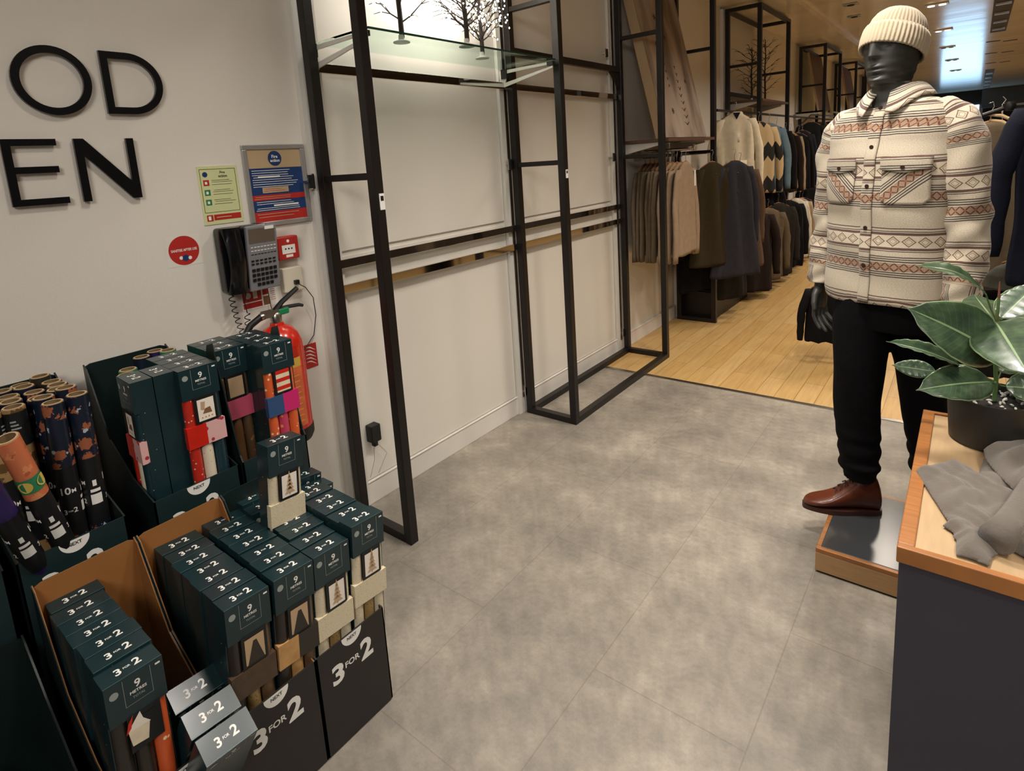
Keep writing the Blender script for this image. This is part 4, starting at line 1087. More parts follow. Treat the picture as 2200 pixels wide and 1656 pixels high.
lean_roll((-1.690, 0.305, 0.671), (-1.63, 0.234, 1.0), 'circle_paper', 'orange and green roll with yellow circles leaning at the front of the crate of rolls', -60)
lean_roll((-1.688, 0.250, 0.638), (-1.625, 0.196, 0.861), 'purple_paper', 'purple and navy roll leaning at the left front of the crate of rolls', -60)
for x, y, mt_, l in ((-1.84, 0.547, 'dark_paper', 'dark roll with a pale rim at the left of the rear middle crate'), (-1.89, 0.568, 'green_paper', 'green roll with a pale rim behind the sideways gift wrap boxes'),
                (-1.99, 0.640, 'navy_paper', 'navy roll at the back of the rear middle crate'), (-2.02, 0.69, 'purple_paper', 'purple roll at the back of the rear middle crate'), (-1.985, 0.715, 'green_paper', 'green roll at the back right of the rear middle crate')):
    wroll((x, y, zr - 0.01), (0, 0, 0), mt_, l, lab=False)

# ------------------------------------------------------------------ low platform and display table
def platform():
    t = thing('display_platform', 'low wooden platform with dark glassy top under the mannequin', 'platform', (-0.366, 2.085, 0))
    w, d = 0.80, 0.48
    b = MB(); b.box(0.006, w - 0.006, 0.006, d - 0.006, 0, 0.008, 'rubber'); b.build('base', t, smooth=False)
    b = MB(); b.box(0, w, 0, d, 0.008, 0.078, 'wood_side'); bevel(b.build('side_box', t, smooth=False), 0.001)
    b = MB(); e = 0.022
    b.box(0, w, 0, e, 0.078, 0.095, 'wood_rim'); b.box(0, w, d - e, d, 0.078, 0.095, 'wood_rim'); b.box(0, e, e, d - e, 0.078, 0.095, 'wood_rim'); b.box(w - e, w, e, d - e, 0.078, 0.095, 'wood_rim')
    bevel(b.build('rim', t, smooth=False), 0.003)
    b = MB(); b.box(e - 0.008, w - e + 0.008, e - 0.008, d - e + 0.008, 0.080, 0.0965, 'dark_glass'); bevel(b.build('top_panel', t, smooth=False), 0.003)
M('dark_glass', '3A3C3E', 0.22, spec=0.8)
platform()
def table():
    t = thing('display_table', 'tray-topped wooden display table with dark panels at the right edge of the photo', 'table', (-0.074, 1.185, 0))
    w, d, z = 1.1, 0.695, 0.752
    b = MB(); b.box(0.004, w - 0.004, 0.004, d - 0.004, 0, z - 0.026, 'navy_panel'); o = bevel(b.build('side_panels', t, smooth=False), 0.002); o['label'] = 'dark blue-grey side panels'
    b = MB(); b.box(0.01, w - 0.01, 0.01, d - 0.01, z - 0.026, z, 'wood_top'); b.build('tray_board', t, smooth=False)
    e = 0.026
    for nm, (x0, x1, y0, y1) in {'rim_front': (0, w, -0.002, 0.014), 'rim_back': (0, w, d - 0.014, d), 'rim_left': (0, e, 0.014, d - 0.014), 'rim_right': (w - e, w, 0.014, d - 0.014)}.items():
        b = MB(); b.box(x0, x1, y0, y1, z - 0.026, z + 0.006, 'wood_rim'); bevel(b.build(nm, t, smooth=False), 0.002)
table()

# ------------------------------------------------------------------ potted rubber plant
def leaf(t, p0, p1, width, up=(0, 0, 1), fold=0.25, droop=0.03, name='leaf'):
    p0 = Vector(p0); p1 = Vector(p1); ax = p1 - p0; L = ax.length; ax.normalize()
    up = Vector(up); sd = ax.cross(up).normalized(); nn = sd.cross(ax).normalized()
    N, K = 22, 10; vs = []; fs = []; uvs = []
    for i in range(N + 1):
        a = i / N
        wv = width / 2 * (sin(pi * min(1, a * 1.0) ** 0.85) ** 0.75) * (1 - 0.15 * a)
        if a > 0.9: wv *= (1 - a) / 0.1 * 0.8 + 0.0
        wv = max(wv, 0.0008)
        c = p0 + ax * (L * a) + nn * (droop * sin(pi * a))
        for k in range(K + 1):
            s = k / K * 2 - 1
            h = fold * wv * abs(s) - 0.10 * wv * s * s + 0.0015 * sin(a * 40 + abs(s) * 3) * abs(s)
            vs.append(c + sd * (wv * s) + nn * h)
    for i in range(N):
        for k in range(K):
            fs.append((i * (K + 1) + k, i * (K + 1) + k + 1, (i + 1) * (K + 1) + k + 1, (i + 1) * (K + 1) + k))
            uvs.append(tuple((ii / N, kk / K) for ii, kk in ((i, k), (i, k + 1), (i + 1, k + 1), (i + 1, k))))
    b = MB(); b.add(vs, fs, 'leaf', uvs); o = b.build(name, t, angle=80)
    md = o.modifiers.new('thick', 'SOLIDIFY'); md.thickness = 0.0012
    return o
def plant():
    cx, cy, z = 0.068, 1.765, 0.7525
    t = thing('potted_rubber_plant', 'rubber plant with broad green leaves in a dark round pot on the display table', 'plant', (cx, cy, z))
    b = MB(); b.lathe([(0.078, 0), (0.084, 0.004), (0.092, 0.112), (0.092, 0.118), (0.086, 0.118), (0.083, 0.095), (0.0, 0.095)], 'pot', 48, cap=True); b.build('pot', t)
    b = MB(); n = 22
    vs = [(0, 0, 0.100)]; fs = []
    r2 = random.Random(3)
    for q in range(1, 6):
        for j in range(n): vs.append((0.0815 * q / 5 * cos(2 * pi * j / n), 0.0815 * q / 5 * sin(2 * pi * j / n), 0.100 + r2.uniform(-0.003, 0.004) * (q < 5)))
    fs = [(0, 1 + j, 1 + (j + 1) % n) for j in range(n)]
    for q in range(4):
        for j in range(n): fs.append((1 + q * n + j, 1 + (q + 1) * n + j, 1 + (q + 1) * n + (j + 1) % n, 1 + q * n + (j + 1) % n))
    b.add(vs, fs, 'soil'); b.build('soil', t)
    b = MB()
    for i in range(70):
        a = r2.uniform(0, 2 * pi); q = 0.076 * math.sqrt(r2.random()); s = r2.uniform(0.0025, 0.006)
        T = Matrix.Translation((q * cos(a), q * sin(a), 0.104)) @ Matrix.Rotation(r2.uniform(0, 3), 4, 'X') @ Matrix.Rotation(r2.uniform(0, 3), 4, 'Z') @ Matrix.Diagonal((1.5, 0.8, 0.6, 1))
        b.lathe([(0.0005, -s), (s * .8, -s * .5), (s, 0.2 * s), (s * .6, s * .8), (0.0005, s)], 'pebble' if i % 3 else 'soil', 7, T=T)
    o = b.build('pebbles', t); o['kind'] = 'stuff'; o['label'] = 'white and dark gravel on the soil'
    inv = Vector((cx, cy, z))
    def P(px, py, y): return hit(px, py, 1, y) - inv
    stem = [Vector((0.0, 0.0, 0.098)), P(2140, 820, 1.765), P(2137, 740, 1.765), P(2141, 690, 1.77), P(2146, 640, 1.77)]
    b = MB(); b.tube(stem, [0.005, 0.0045, 0.004, 0.004, 0.003], 'stem_green', 8); b.build('stem', t)
    b = MB(); b.tube([stem[3], stem[4], P(2148, 604, 1.78)], [0.004, 0.003, 0.0008], 'stem_brown', 8); o = b.build('leaf_bud', t); o['label'] = 'reddish pointed new shoot'
    data = [ # base px,y, tip px,y, width, attach index, up, fold, droop
        ((2118, 632), 1.73, (1966, 570), 1.62, 0.062, 3, (0.1, -0.5, 1), 0.25, 0.022),
        ((2150, 764), 1.72, (1946, 660), 1.62, 0.150, 2, (0.15, -0.9, 0.6), 0.30, 0.014),
        ((2062, 784), 1.70, (1904, 733), 1.62, 0.052, 1, (0, -0.5, 1), 0.5, 0.008),
        ((2010, 798), 1.80, (1916, 784), 1.80, 0.050, 1, (0, -1, 0.5), 0.1, 0.0),
        ((2132, 820), 1.72, (1968, 838), 1.60, 0.100, 1, (0.1, -0.75, 0.7), 0.25, 0.01),
        ((2136, 688), 1.80, (2092, 632), 1.98, 0.105, 3, (0.2, -0.8, 0.6), 0.1, 0.0),
        ((2150, 684), 1.77, (2232, 606), 1.86, 0.085, 3, (-0.2, -0.7, 0.7), 0.15, 0.0),
        ((2140, 692), 1.74, (2215, 812), 1.52, 0.140, 2, (-0.3, -0.75, 0.7), 0.18, 0.02),
        ((2170, 740), 1.82, (2290, 700), 1.86, 0.120, 2, (0, -0.6, 0.8), 0.2, 0.01),
        ((2160, 830), 1.78, (2260, 850), 1.80, 0.090, 1, (0, -0.6, 0.8), 0.2, 0.01),
        ((2150, 800), 1.85, (2210, 760), 2.0, 0.090, 1, (0, -0.6, 0.8), 0.2, 0.01),
        ((2125, 760), 1.86, (2020, 735), 1.98, 0.080, 2, (0, -0.6, 0.8), 0.2, 0.01)]
    for (b0, y0, t0, y1, w, ai, up, fo, dr) in data:
        p0 = P(b0[0], b0[1], y0); p1 = P(t0[0], t0[1], y1)
        lf = leaf(t, p0, p1, w, up, fo, dr)
        s = stem[ai]
        b = MB(); b.tube([s, (s + p0) / 2 + Vector((0, 0, -0.004)), p0, p0 + (p1 - p0) * 0.03], [0.0022, 0.002, 0.0018, 0.001], 'stem_green', 6); b.build('leaf_stalk', lf)
plant()

# ------------------------------------------------------------------ grey sweatshirt dropped on the table
def in_poly(x, y, P):
    c = False; j = len(P) - 1
    for i in range(len(P)):
        if (P[i][1] > y) != (P[j][1] > y) and x < (P[j][0] - P[i][0]) * (y - P[i][1]) / (P[j][1] - P[i][1]) + P[i][0]: c = not c
        j = i
    return c
def seg_d(x, y, P):
    best = 9
    for i in range(len(P)):
        a = P[i - 1]; b = P[i]; dx = b[0] - a[0]; dy = b[1] - a[1]; L = dx * dx + dy * dy
        s = max(0, min(1, ((x - a[0]) * dx + (y - a[1]) * dy) / L)) if L else 0
        best = min(best, math.hypot(x - a[0] - s * dx, y - a[1] - s * dy))
    return best
M('grey_jersey', '625B54', 0.92, var=0.06, vscale=40, bump=0.12, bscale=200, sheen=0.25)
M('grey_inside', '4A443F', 0.95)
def cloth_blob(t, name, px, z0, hmax, fold, label=None, step=0.004, mat='grey_jersey', edge=0.035):
    P = [tuple(hit(a, b, 2, z0 + 0.004)[:2]) for a, b in px]
    x0 = min(p[0] for p in P); x1 = max(p[0] for p in P); y0 = min(p[1] for p in P); y1 = max(p[1] for p in P)
    nx = int((x1 - x0) / step) + 1; ny = int((y1 - y0) / step) + 1
    idx = {}; vs = []; fs = []
    def H(x, y):
        d = seg_d(x, y, P) if in_poly(x, y, P) else 0
        e = 1 - math.exp(-d / edge)
        return 0.003 + e * (hmax * (0.45 + 0.55 * fold(x, y))), d
    def vid(i, j):
        if (i, j) in idx: return idx[(i, j)]
        x = x0 + i * step; y = y0 + j * step
        h, d = H(x, y)
        if not in_poly(x, y, P):   # snap outside corners to the outline
            bx = None; bd = 9
            for q in range(len(P)):
                a = P[q - 1]; b_ = P[q]; dx = b_[0] - a[0]; dy = b_[1] - a[1]; L = dx * dx + dy * dy
                s = max(0, min(1, ((x - a[0]) * dx + (y - a[1]) * dy) / L)) if L else 0
                qx, qy = a[0] + s * dx, a[1] + s * dy; dd = math.hypot(x - qx, y - qy)
                if dd < bd: bd = dd; bx = (qx, qy)
            x, y = bx; h = 0.003
        idx[(i, j)] = len(vs); vs.append((x, y, z0 + h)); return idx[(i, j)]
    for i in range(-1, nx + 1):
        for j in range(-1, ny + 1):
            if any(in_poly(x0 + (i + a) * step, y0 + (j + c) * step, P) for a in (0, 1) for c in (0, 1)): fs.append((vid(i, j), vid(i + 1, j), vid(i + 1, j + 1), vid(i, j + 1)))
    b = MB(); b.add(vs, fs, mat); o = b.build(name, t, angle=180)
    md = o.modifiers.new('sm', 'SMOOTH'); md.iterations = 2; md.factor = 0.5
    md = o.modifiers.new('thick', 'SOLIDIFY'); md.thickness = 0.003; md.offset = -1
    if label: o['label'] = label
    return o
def sweatshirt():
    t = thing('folded_sweatshirt', 'crumpled grey sweatshirt lying on the display table in front of the plant', 'sweatshirt', (0, 0, 0))
    f1 = lambda x, y: 0.35 + 0.5 * sin(x * 75 + y * 45 + 1.4 * sin(y * 38)) ** 3 + 0.3 * abs(sin(y * 42 - x * 38))
    cloth_blob(t, 'body', [(1966, 1010), (1990, 1000), (2030, 994), (2062, 993), (2074, 1004), (2104, 1016), (2112, 985), (2150, 975), (2240, 960), (2290, 1120), (2215, 1205), (2168, 1178), (2131, 1197), (2126, 1216), (2085, 1200), (2054, 1191), (2053, 1172), (2056, 1160), (2046, 1152), (2052, 1146), (2024, 1128), (2037, 1120)], 0.754, 0.028, f1, edge=0.013)
    f2 = lambda x, y: 0.6 + 0.4 * sin(x * 90 - y * 60)
    cloth_blob(t, 'hood', [(2112, 965), (2124, 958), (2160, 955), (2200, 940), (2290, 950), (2290, 1100), (2225, 1120), (2205, 1085), (2185, 1060), (2160, 1035), (2135, 1010), (2117, 985)], 0.776, 0.040, f2, edge=0.022)
    # open sleeve end; a dark cap paints the shade inside
    p0 = hit(2225, 1050, 2, 0.79); p1 = hit(2142, 1158, 2, 0.785); ax = (p1 - p0).normalized()
    b = MB(); rr = [0.036, 0.034, 0.031, 0.030, 0.031, 0.028, 0.027]
    pts = [p0.lerp(p1, i / 4) for i in range(5)]
    b.tube(pts + [p1 + ax * 0.001, p0.lerp(p1, 0.85)], [0.026, 0.024, 0.022, 0.023, 0.028, 0.026, 0.022], 'grey_jersey', 16, cap=False)
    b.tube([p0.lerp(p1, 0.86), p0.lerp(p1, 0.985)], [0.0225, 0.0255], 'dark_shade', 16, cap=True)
    b.build('sleeve', t, angle=180)
sweatshirt()

# ------------------------------------------------------------------ mannequin
def selip(a, b_, n, th):
    c, s = cos(th), sin(th)
    return (a * abs(c) ** (2 / n) * (1 if c >= 0 else -1), b_ * abs(s) ** (2 / n) * (1 if s >= 0 else -1))
def head_mesh(b, T, mat):
    # rows from neck base to crown: z, half width, front, back
    rows = [(-0.075, .060, .058, .060), (-0.05, .056, .052, .060), (-0.02, .055, .050, .064), (0.0, .054, .054, .072), (0.008, .050, .078, .078), (0.02, .053, .086, .084), (0.045, .062, .086, .092), (0.075, .069, .087, .100),
            (0.10, .073, .087, .104), (0.13, .076, .090, .106), (0.155, .074, .088, .100), (0.175, .068, .078, .090), (0.195, .056, .061, .074), (0.210, .040, .043, .054), (0.219, .022, .022, .030), (0.223, .004, .004, .006)]
    import bisect
    N, K = 130, 84; rings = []
    zs = [r[0] for r in rows]
    for i in range(N + 1):
        z = zs[0] + (zs[-1] - zs[0]) * i / N
        k = max(0, min(len(rows) - 2, bisect.bisect_right(zs, z) - 1)); a = (z - zs[k]) / (zs[k + 1] - zs[k]); a = a * a * (3 - 2 * a)
        w, f, bk = [rows[k][q] * (1 - a) + rows[k + 1][q] * a for q in (1, 2, 3)]
        ring = []
        for j in range(K):
            th = 2 * pi * j / K; x = w * sin(th); y = -cos(th) * (f if cos(th) > 0 else bk)
            ph = math.atan2(sin(th), cos(th))
            g = lambda c, s: math.exp(-((ph - c) / s) ** 2)
            hz = lambda c, s: math.exp(-((z - c) / s) ** 2)
            d = 0
            if 0.085 <= z <= 0.150:
                d += 0.030 * g(0, .19) * max(0, (0.150 - z) / 0.065) ** 0.8 * min(1, (z - 0.083) / 0.012)
            d += 0.009 * g(0, .32) * hz(0.061, .0065) + 0.010 * g(0, .28) * hz(0.046, .007) - 0.007 * g(0, .3) * hz(0.0535, .003)
            d -= 0.007 * g(0, .5) * hz(0.033, .008); d += 0.009 * g(0, .35) * hz(0.016, .012)
            d -= 0.012 * (g(.42, .20) + g(-.42, .20)) * hz(0.122, .012); d += 0.005 * (g(.42, .13) + g(-.42, .13)) * hz(0.121, .006)
            d += 0.005 * (g(.35, .35) + g(-.35, .35)) * hz(0.143, .009)
            d += 0.010 * (g(1.62, .10) + g(-1.62, .10)) * hz(0.115, .022)
            ring.append(T @ Vector((x * (1 + d * 5 * abs(sin(th))), y - d, z)))
        rings.append(ring)
    b.loft(rings, mat, True, True)
def torso_ring(z, rows, K=56):
    zs = [r[0] for r in rows]
    k = max(0, min(len(rows) - 2, sum(1 for q in zs if q <= z) - 1)); a = max(0, min(1, (z - zs[k]) / (zs[k + 1] - zs[k]))); a = a * a * (3 - 2 * a)
    return [rows[k][q] * (1 - a) + rows[k + 1][q] * a for q in (1, 2, 3)]
TROWS = [(0.940, .200, .130, .0), (0.96, .203, .133, 0), (1.05, .200, .130, 0), (1.20, .200, .130, 0), (1.33, .205, .128, -.004), (1.42, .207, .120, -.004), (1.50, .206, .110, 0), (1.56, .199, .098, .004), (1.596, .172, .084, .008), (1.615, .122, .072, .012), (1.628, .083, .066, .014)]
def front_y(x, z, off=0.0):
    a, bb, cy = torso_ring(z, TROWS)
    n = 2.7; q = min(1, abs(x) / a)
    return cy - bb * (1 - q ** n) ** (1 / n) - off + fold_d(x, z)
def fold_d(x, z):
    return 0.004 * sin(x * 21 + z * 9) * (0.4 + max(0, 1.3 - z)) + 0.0025 * sin(z * 38 + x * 14)
Z0X = 1.078    # height of the lowest X band
def mannequin():
    CX, CY = -0.225, 2.42
    t = thing('mannequin', 'dark grey mannequin in cream beanie, patterned overshirt, black trousers and brown boots', 'mannequin', (CX, CY, 0.0965))
    O = Vector((CX, CY, 0.0965)); Oi = Matrix.Translation(-O)
    B = Oi @ Matrix.Translation((CX + 0.004, CY, 0)) @ Matrix.Rotation(R(-26), 4, 'Z')          # body frame: world heights, facing local -Y
    HD = Oi @ Matrix.Translation((CX - 0.012, CY - 0.015, 1.672)) @ Matrix.Rotation(R(-27), 4, 'Z') @ Matrix.Rotation(R(2), 4, 'X')
    b = MB(); head_mesh(b, HD, 'dummy_skin'); b.build('head', t, angle=180)
    # neck stub into collar
    b = MB(); b.lathe([(0.062, 1.50), (0.060, 1.56), (0.057, 1.62), (0.055, 1.66)], 'dummy_skin', 28, c=(0, 0.0, 0), T=B @ Matrix.Translation((-0.004, 0.006, 0)), cap=False); b.build('neck', t, angle=180)
    # beanie
    HB = HD @ Matrix.Translation((0, 0.004, 0.112)) @ Matrix.Rotation(R(-21), 4, 'X')
    def hat(rows, name, parent, depth=0.0028):
        K = 240; rings = []
        for (z, w, f, bk) in rows:
            ring = []
            for j in range(K):
                th = 2 * pi * j / K; rb = 1 + (depth * (0.5 + 0.5 * cos(48 * th))) / 0.09
                ring.append(HB @ Vector((w * rb * sin(th), -cos(th) * (f if cos(th) > 0 else bk) * rb, z)))
            rings.append(ring)
        b = MB(); b.loft(rings, 'knit', False, True); return b.build(name, parent, angle=180)
    cap_ = hat([(0.045, .078, .095, .104), (0.068, .077, .094, .104), (0.088, .073, .088, .100), (0.108, .064, .076, .090), (0.124, .050, .058, .072), (0.134, .033, .036, .048), (0.139, .014, .014, .020), (0.140, .002, .002, .003)], 'beanie', t)
    cap_['label'] = 'cream ribbed knitted beanie'
    hat([(0.056, .077, .094, .105), (0.061, .082, .100, .110), (0.048, .086, .105, .113), (0.018, .088, .108, .114), (-0.008, .086, .108, .112), (-0.014, .083, .105, .109), (-0.008, .079, .102, .107), (0.04, .077, .094, .105)], 'cuff', cap_, 0.0042)
    # overshirt torso
    K = 72; NZ = 70; rings = []; uvs = []
    zs = [0.940 + (1.628 - 0.940) * i / NZ for i in range(NZ + 1)]
    for z in zs:
        a, bb, cy = torso_ring(z, TROWS); ring = []; uu = []; per = 0; prev = None
        for j in range(K + 1):
            th = 2 * pi * j / K + pi / 2
            x, y = selip(a, bb, 2.7, th); y += cy
            y2 = y + fold_d(x, z) * (1 if y < cy else -1)
            zz = z + (0.006 * sin(4 * th) if z < 0.96 else 0)
            if j < K: ring.append(B @ Vector((x, y2, zz)))
            p = (x, y)
            if prev: per += math.hypot(p[0] - prev[0], p[1] - prev[1])
            prev = p; uu.append((per, z - Z0X + 0.25 * PER))
        rings.append(ring); uvs.append(uu)
    b = MB(); b.loft(rings, 'weave', False, False, uvs=uvs)
    sh = b.build('overshirt', t, angle=180); sh['label'] = 'cream overshirt with brown and rust woven stripes'
    md = sh.modifiers.new('thick', 'SOLIDIFY'); md.thickness = 0.004; md.offset = -1
    # patches lying on the torso
    def patch(name, xa, xb, za, zb, off, rotuv, parent=sh, shape=None, vo=0.0, thick=0.004, NX=16, NY=16):
        vs = []; fs = []; uv = []; q = []
        for i in range(NX + 1):
            for j in range(NY + 1):
                x = xa + (xb - xa) * i / NX; lo, hi = (za, zb) if shape is None else shape((x - xa) / (xb - xa))
                z = lo + (hi - lo) * j / NY
                vs.append(B @ Vector((x, front_y(x, z, off), z)))
                ca, sa = cos(rotuv), sin(rotuv); vv = z - Z0X + 0.25 * PER + vo
                q.append((x * ca - vv * sa, x * sa + vv * ca))
        for i in range(NX):
            for j in range(NY):
                f = (i * (NY + 1) + j, (i + 1) * (NY + 1) + j, (i + 1) * (NY + 1) + j + 1, i * (NY + 1) + j + 1); fs.append(f); uv.append(tuple(q[k] for k in f))
        b = MB(); b.add(vs, fs, 'weave', uv); o = b.build(name, parent, angle=180)
        md = o.modifiers.new('thick', 'SOLIDIFY'); md.thickness = thick; md.offset = 1
        return o
    patch('placket', -0.016, 0.020, 0.945, 1.600, 0.003, 0, vo=0.008, NX=4, NY=60)
    for sx in (-1, 1):
        xa, xb = (0.045, 0.175) if sx > 0 else (-0.165, -0.045)
        pk = patch('pocket', xa, xb, 1.285, 1.43, 0.003, R(42) * -sx, vo=0.155, shape=lambda u: (1.285 + 0.018 * max(0, abs(u - .5) * 2 - .75) * 4, 1.43))
        fl = patch('flap', xa - 0.003, xb + 0.003, 1.39, 1.44, 0.008, 0, parent=pk, vo=-0.065, thick=0.005, shape=lambda u: (1.386 + 0.012 * abs(u - .5) * 2, 1.437), NX=14, NY=6)
        x = (xa + xb) / 2; z = 1.405
        b = MB(); b.lathe([(0.0065, 0), (0.0065, 0.003), (0.003, 0.0035), (0.0005, 0.003)], 'button', 14, T=B @ Matrix.Translation((x, front_y(x, z, 0.013), z)) @ Matrix.Rotation(R(90), 4, 'X')); b.build('button', pk)
    for z in (1.075, 1.205, 1.345, 1.473, 1.600):
        b = MB(); b.lathe([(0.0065, 0), (0.0065, 0.003), (0.003, 0.0035), (0.0005, 0.003)], 'button', 14, T=B @ Matrix.Translation((0.002, front_y(0.002, z, 0.0075), z)) @ Matrix.Rotation(R(90), 4, 'X')); b.build('button', sh)
    # collar
    NA, NS = 48, 10; vs = []; fs = []; uv = []; q = []
    for i in range(NA + 1):
        th = R(-90 + 14) + (2 * pi - R(28)) * i / NA; fr = max(0, -sin(th)) ** 3
        for j in range(NS + 1):
            s = j / NS
            if s < 0.4: r_, z = 0.068 + 0.004 * s, 1.614 + s / 0.4 * (0.056 - 0.018 * fr)
            else:
                w = (s - 0.4) / 0.6; r_ = 0.070 + w * (0.034 + 0.034 * fr); z = 1.670 - 0.018 * fr - w * (0.040 + 0.046 * fr) + 0.004 * sin(pi * w)
            vs.append(B @ Vector((r_ * cos(th) * (1.02 + 0.1 * fr), 0.008 + r_ * sin(th) * 0.95, z))); q.append((th * 0.08, s * 0.12 + 0.02))
    for i in range(NA):
        for j in range(NS):
            f = (i * (NS + 1) + j, (i + 1) * (NS + 1) + j, (i + 1) * (NS + 1) + j + 1, i * (NS + 1) + j + 1); fs.append(f); uv.append(tuple(q[k] for k in f))
    b = MB(); b.add(vs, fs, 'weave', uv); o = b.build('collar', sh, angle=180); md = o.modifiers.new('thick', 'SOLIDIFY'); md.thickness = 0.005
    # sleeves
    for sx in (-1, 1):
        path = [(.105, .010, 1.572), (.150, .008, 1.565), (.192, .006, 1.525), (.212, .006, 1.44), (.222, .012, 1.29), (.229, .014, 1.20), (.236, .004, 1.10), (.240, -.012, 1.02), (.240, -.020, .962)]
        rad = [.040, .054, .063, .067, .066, .064, .060, .055, .048]
        pts = []; rr = []
        M_ = 60
        for i in range(M_ + 1):
            a = i / M_ * (len(path) - 1); k = min(len(path) - 2, int(a)); f = a - k; f2 = f
            pm = [Vector(path[max(0, k - 1)]), Vector(path[k]), Vector(path[k + 1]), Vector(path[min(len(path) - 1, k + 2)])]
            p = 0.5 * ((2 * pm[1]) + (pm[2] - pm[0]) * f + (2 * pm[0] - 5 * pm[1] + 4 * pm[2] - pm[3]) * f * f + (3 * pm[1] - pm[0] - 3 * pm[2] + pm[3]) * f ** 3)
            pts.append(Vector((p.x * sx, p.y, p.z))); rr.append(rad[k] * (1 - f) + rad[k + 1] * f)
        K2 = 36; rings = []; uvs = []; L = 0
        X = None
        for i, p in enumerate(pts):
            tt = (pts[min(M_, i + 1)] - pts[max(0, i - 1)]).normalized()
            if i: L += (p - pts[i - 1]).length
            if X is None: X = Vector((0, 1, 0))
            X = (X - tt * X.dot(tt)).normalized(); Y = tt.cross(X)
            cuff = max(0, i - 50) / 10
            ring = []; uu = []
            for j in range(K2 + 1):
                th = 2 * pi * j / K2
                w = 0.004 * sin(i * 0.55 + 2 * th) * (1 if 18 < i < 52 else 0.25) + 0.003 * sin(i * 0.9 - 3 * th)
                r_ = rr[i] + w
                if j < K2: ring.append(B @ (p + X * r_ * cos(th) + Y * r_ * sin(th) * 0.94))
                zeff = p.z if p.z < 1.45 else 1.45 + (1.45 - 1.45) + (p.z - 1.45) * 1.6
                uu.append((th * 0.066, zeff - Z0X + 0.25 * PER + 0.045) if i < 52 else (p.z * 1.0, th * 0.066 + 0.04))
            rings.append(ring); uvs.append(uu)
        b = MB(); b.loft(rings, 'weave', False, False, uvs=uvs); o = b.build('sleeve', sh, angle=180)
        md = o.modifiers.new('thick', 'SOLIDIFY'); md.thickness = 0.004; md.offset = -1
        # hand: palm and five fingers, fused
        W = Vector((sx * .240, -.022, .962)); b = MB()
        dn = Vector((0, -0.06, -1)).normalized(); side = Vector((0, -1, 0.06)).normalized(); out = Vector((sx, 0, 0))
        def pt(d, s, o_): return W + dn * d + side * s + out * o_
        def ov(points, radii, fl=1.0, n=12):
            rings = []
            for (p, r1), r2 in zip(points, radii):
                rings.append([p + side * (r1 * cos(2 * pi * j / n)) + out * (r2 * sin(2 * pi * j / n)) for j in range(n)])
            b.loft([[B @ q for q in r_] for r_ in rings], 'dummy_skin')
        ov([(pt(-0.04, 0, 0), .030), (pt(0.0, 0, 0), .027), (pt(0.03, 0, 0), .033), (pt(0.06, 0.0, 0), .040), (pt(0.085, 0.0, 0), .041), (pt(0.10, 0, 0), .038)], [.026, .021, .018, .016, .014, .012])
        for k, (s0, Lf) in enumerate(((0.029, 0.078), (0.010, 0.088), (-0.010, 0.082), (-0.028, 0.064))):
            c = -0.010 - 0.004 * k
            ps = [pt(0.088, s0, 0), pt(0.10 + Lf * .38, s0 * 1.08, c * .3), pt(0.10 + Lf * .70, s0 * 1.05, c * 1.5), pt(0.10 + Lf * .95, s0, c * 3.0), pt(0.10 + Lf, s0, c * 3.4)]
            b.tube([B @ p for p in ps], [.0095, .0092, .0082, .007, .003], 'dummy_skin', 10)
        b.tube([B @ p for p in (pt(0.02, 0.020, -.004), pt(0.045, 0.045, -.010), pt(0.075, 0.058, -.018), pt(0.098, 0.060, -.024), pt(0.103, 0.060, -.025))], [.014, .012, .010, .008, .003], 'dummy_skin', 10)
        o = b.build('hand', t, angle=180); md = o.modifiers.new('fuse', 'REMESH'); md.mode = 'VOXEL'; md.voxel_size = 0.0022; md.use_smooth_shade = True
        md = o.modifiers.new('sm', 'SMOOTH'); md.iterations = 6
    # trousers: seat and two legs in one cloth mesh (legs lofted into the seat)
    b = MB()
    def leg(path, K=26, seed=0):
        rings = []
        pts = [Vector(p[:3]) for p in path]
        n = 60
        for i in range(n + 1):
            a = i / n * (len(path) - 1); k = min(len(path) - 2, int(a)); f = a - k; f = f * f * (3 - 2 * f)
            p = pts[k].lerp(pts[k + 1], f); ra = path[k][3] * (1 - f) + path[k + 1][3] * f; rb = path[k][4] * (1 - f) + path[k + 1][4] * f
            low = max(0, (0.50 - p.z) / 0.4)
            ring = []
            for j in range(K):
                th = 2 * pi * j / K
                w = low * (0.010 * sin(p.z * 95 + 1.2 * sin(th + seed)) + 0.003 * sin(p.z * 160 + 2 * th)) + 0.0025 * sin(3 * th + p.z * 20)
                ring.append(Oi @ Vector((p.x + (ra + w) * cos(th), p.y + (rb + w) * sin(th), p.z)))
            rings.append(ring)
        b.loft(rings, 'black_cloth', True, True)
    leg([(-.285, 2.42, .97, .090, .100), (-.290, 2.415, .86, .096, .105), (-.296, 2.405, .70, .085, .098), (-.296, 2.40, .55, .078, .085), (-.290, 2.405, .40, .072, .078), (-.283, 2.405, .30, .068, .072), (-.276, 2.405, .24, .058, .062)])
    leg([(-.160, 2.44, .97, .090, .100), (-.140, 2.46, .86, .096, .105), (-.115, 2.48, .70, .084, .095), (-.095, 2.49, .55, .076, .084), (-.082, 2.50, .40, .068, .075), (-.072, 2.50, .30, .060, .066), (-.062, 2.50, .21, .054, .06)], seed=2)
    rings = []
    for z, a, bb in ((.84, .155, .105), (.90, .168, .110), (.96, .172, .112), (1.03, .165, .108)):
        rings.append([B @ Vector((*selip(a, bb, 2.4, 2 * pi * j / 32), z)) for j in range(32)])
    b.loft(rings, 'black_cloth')
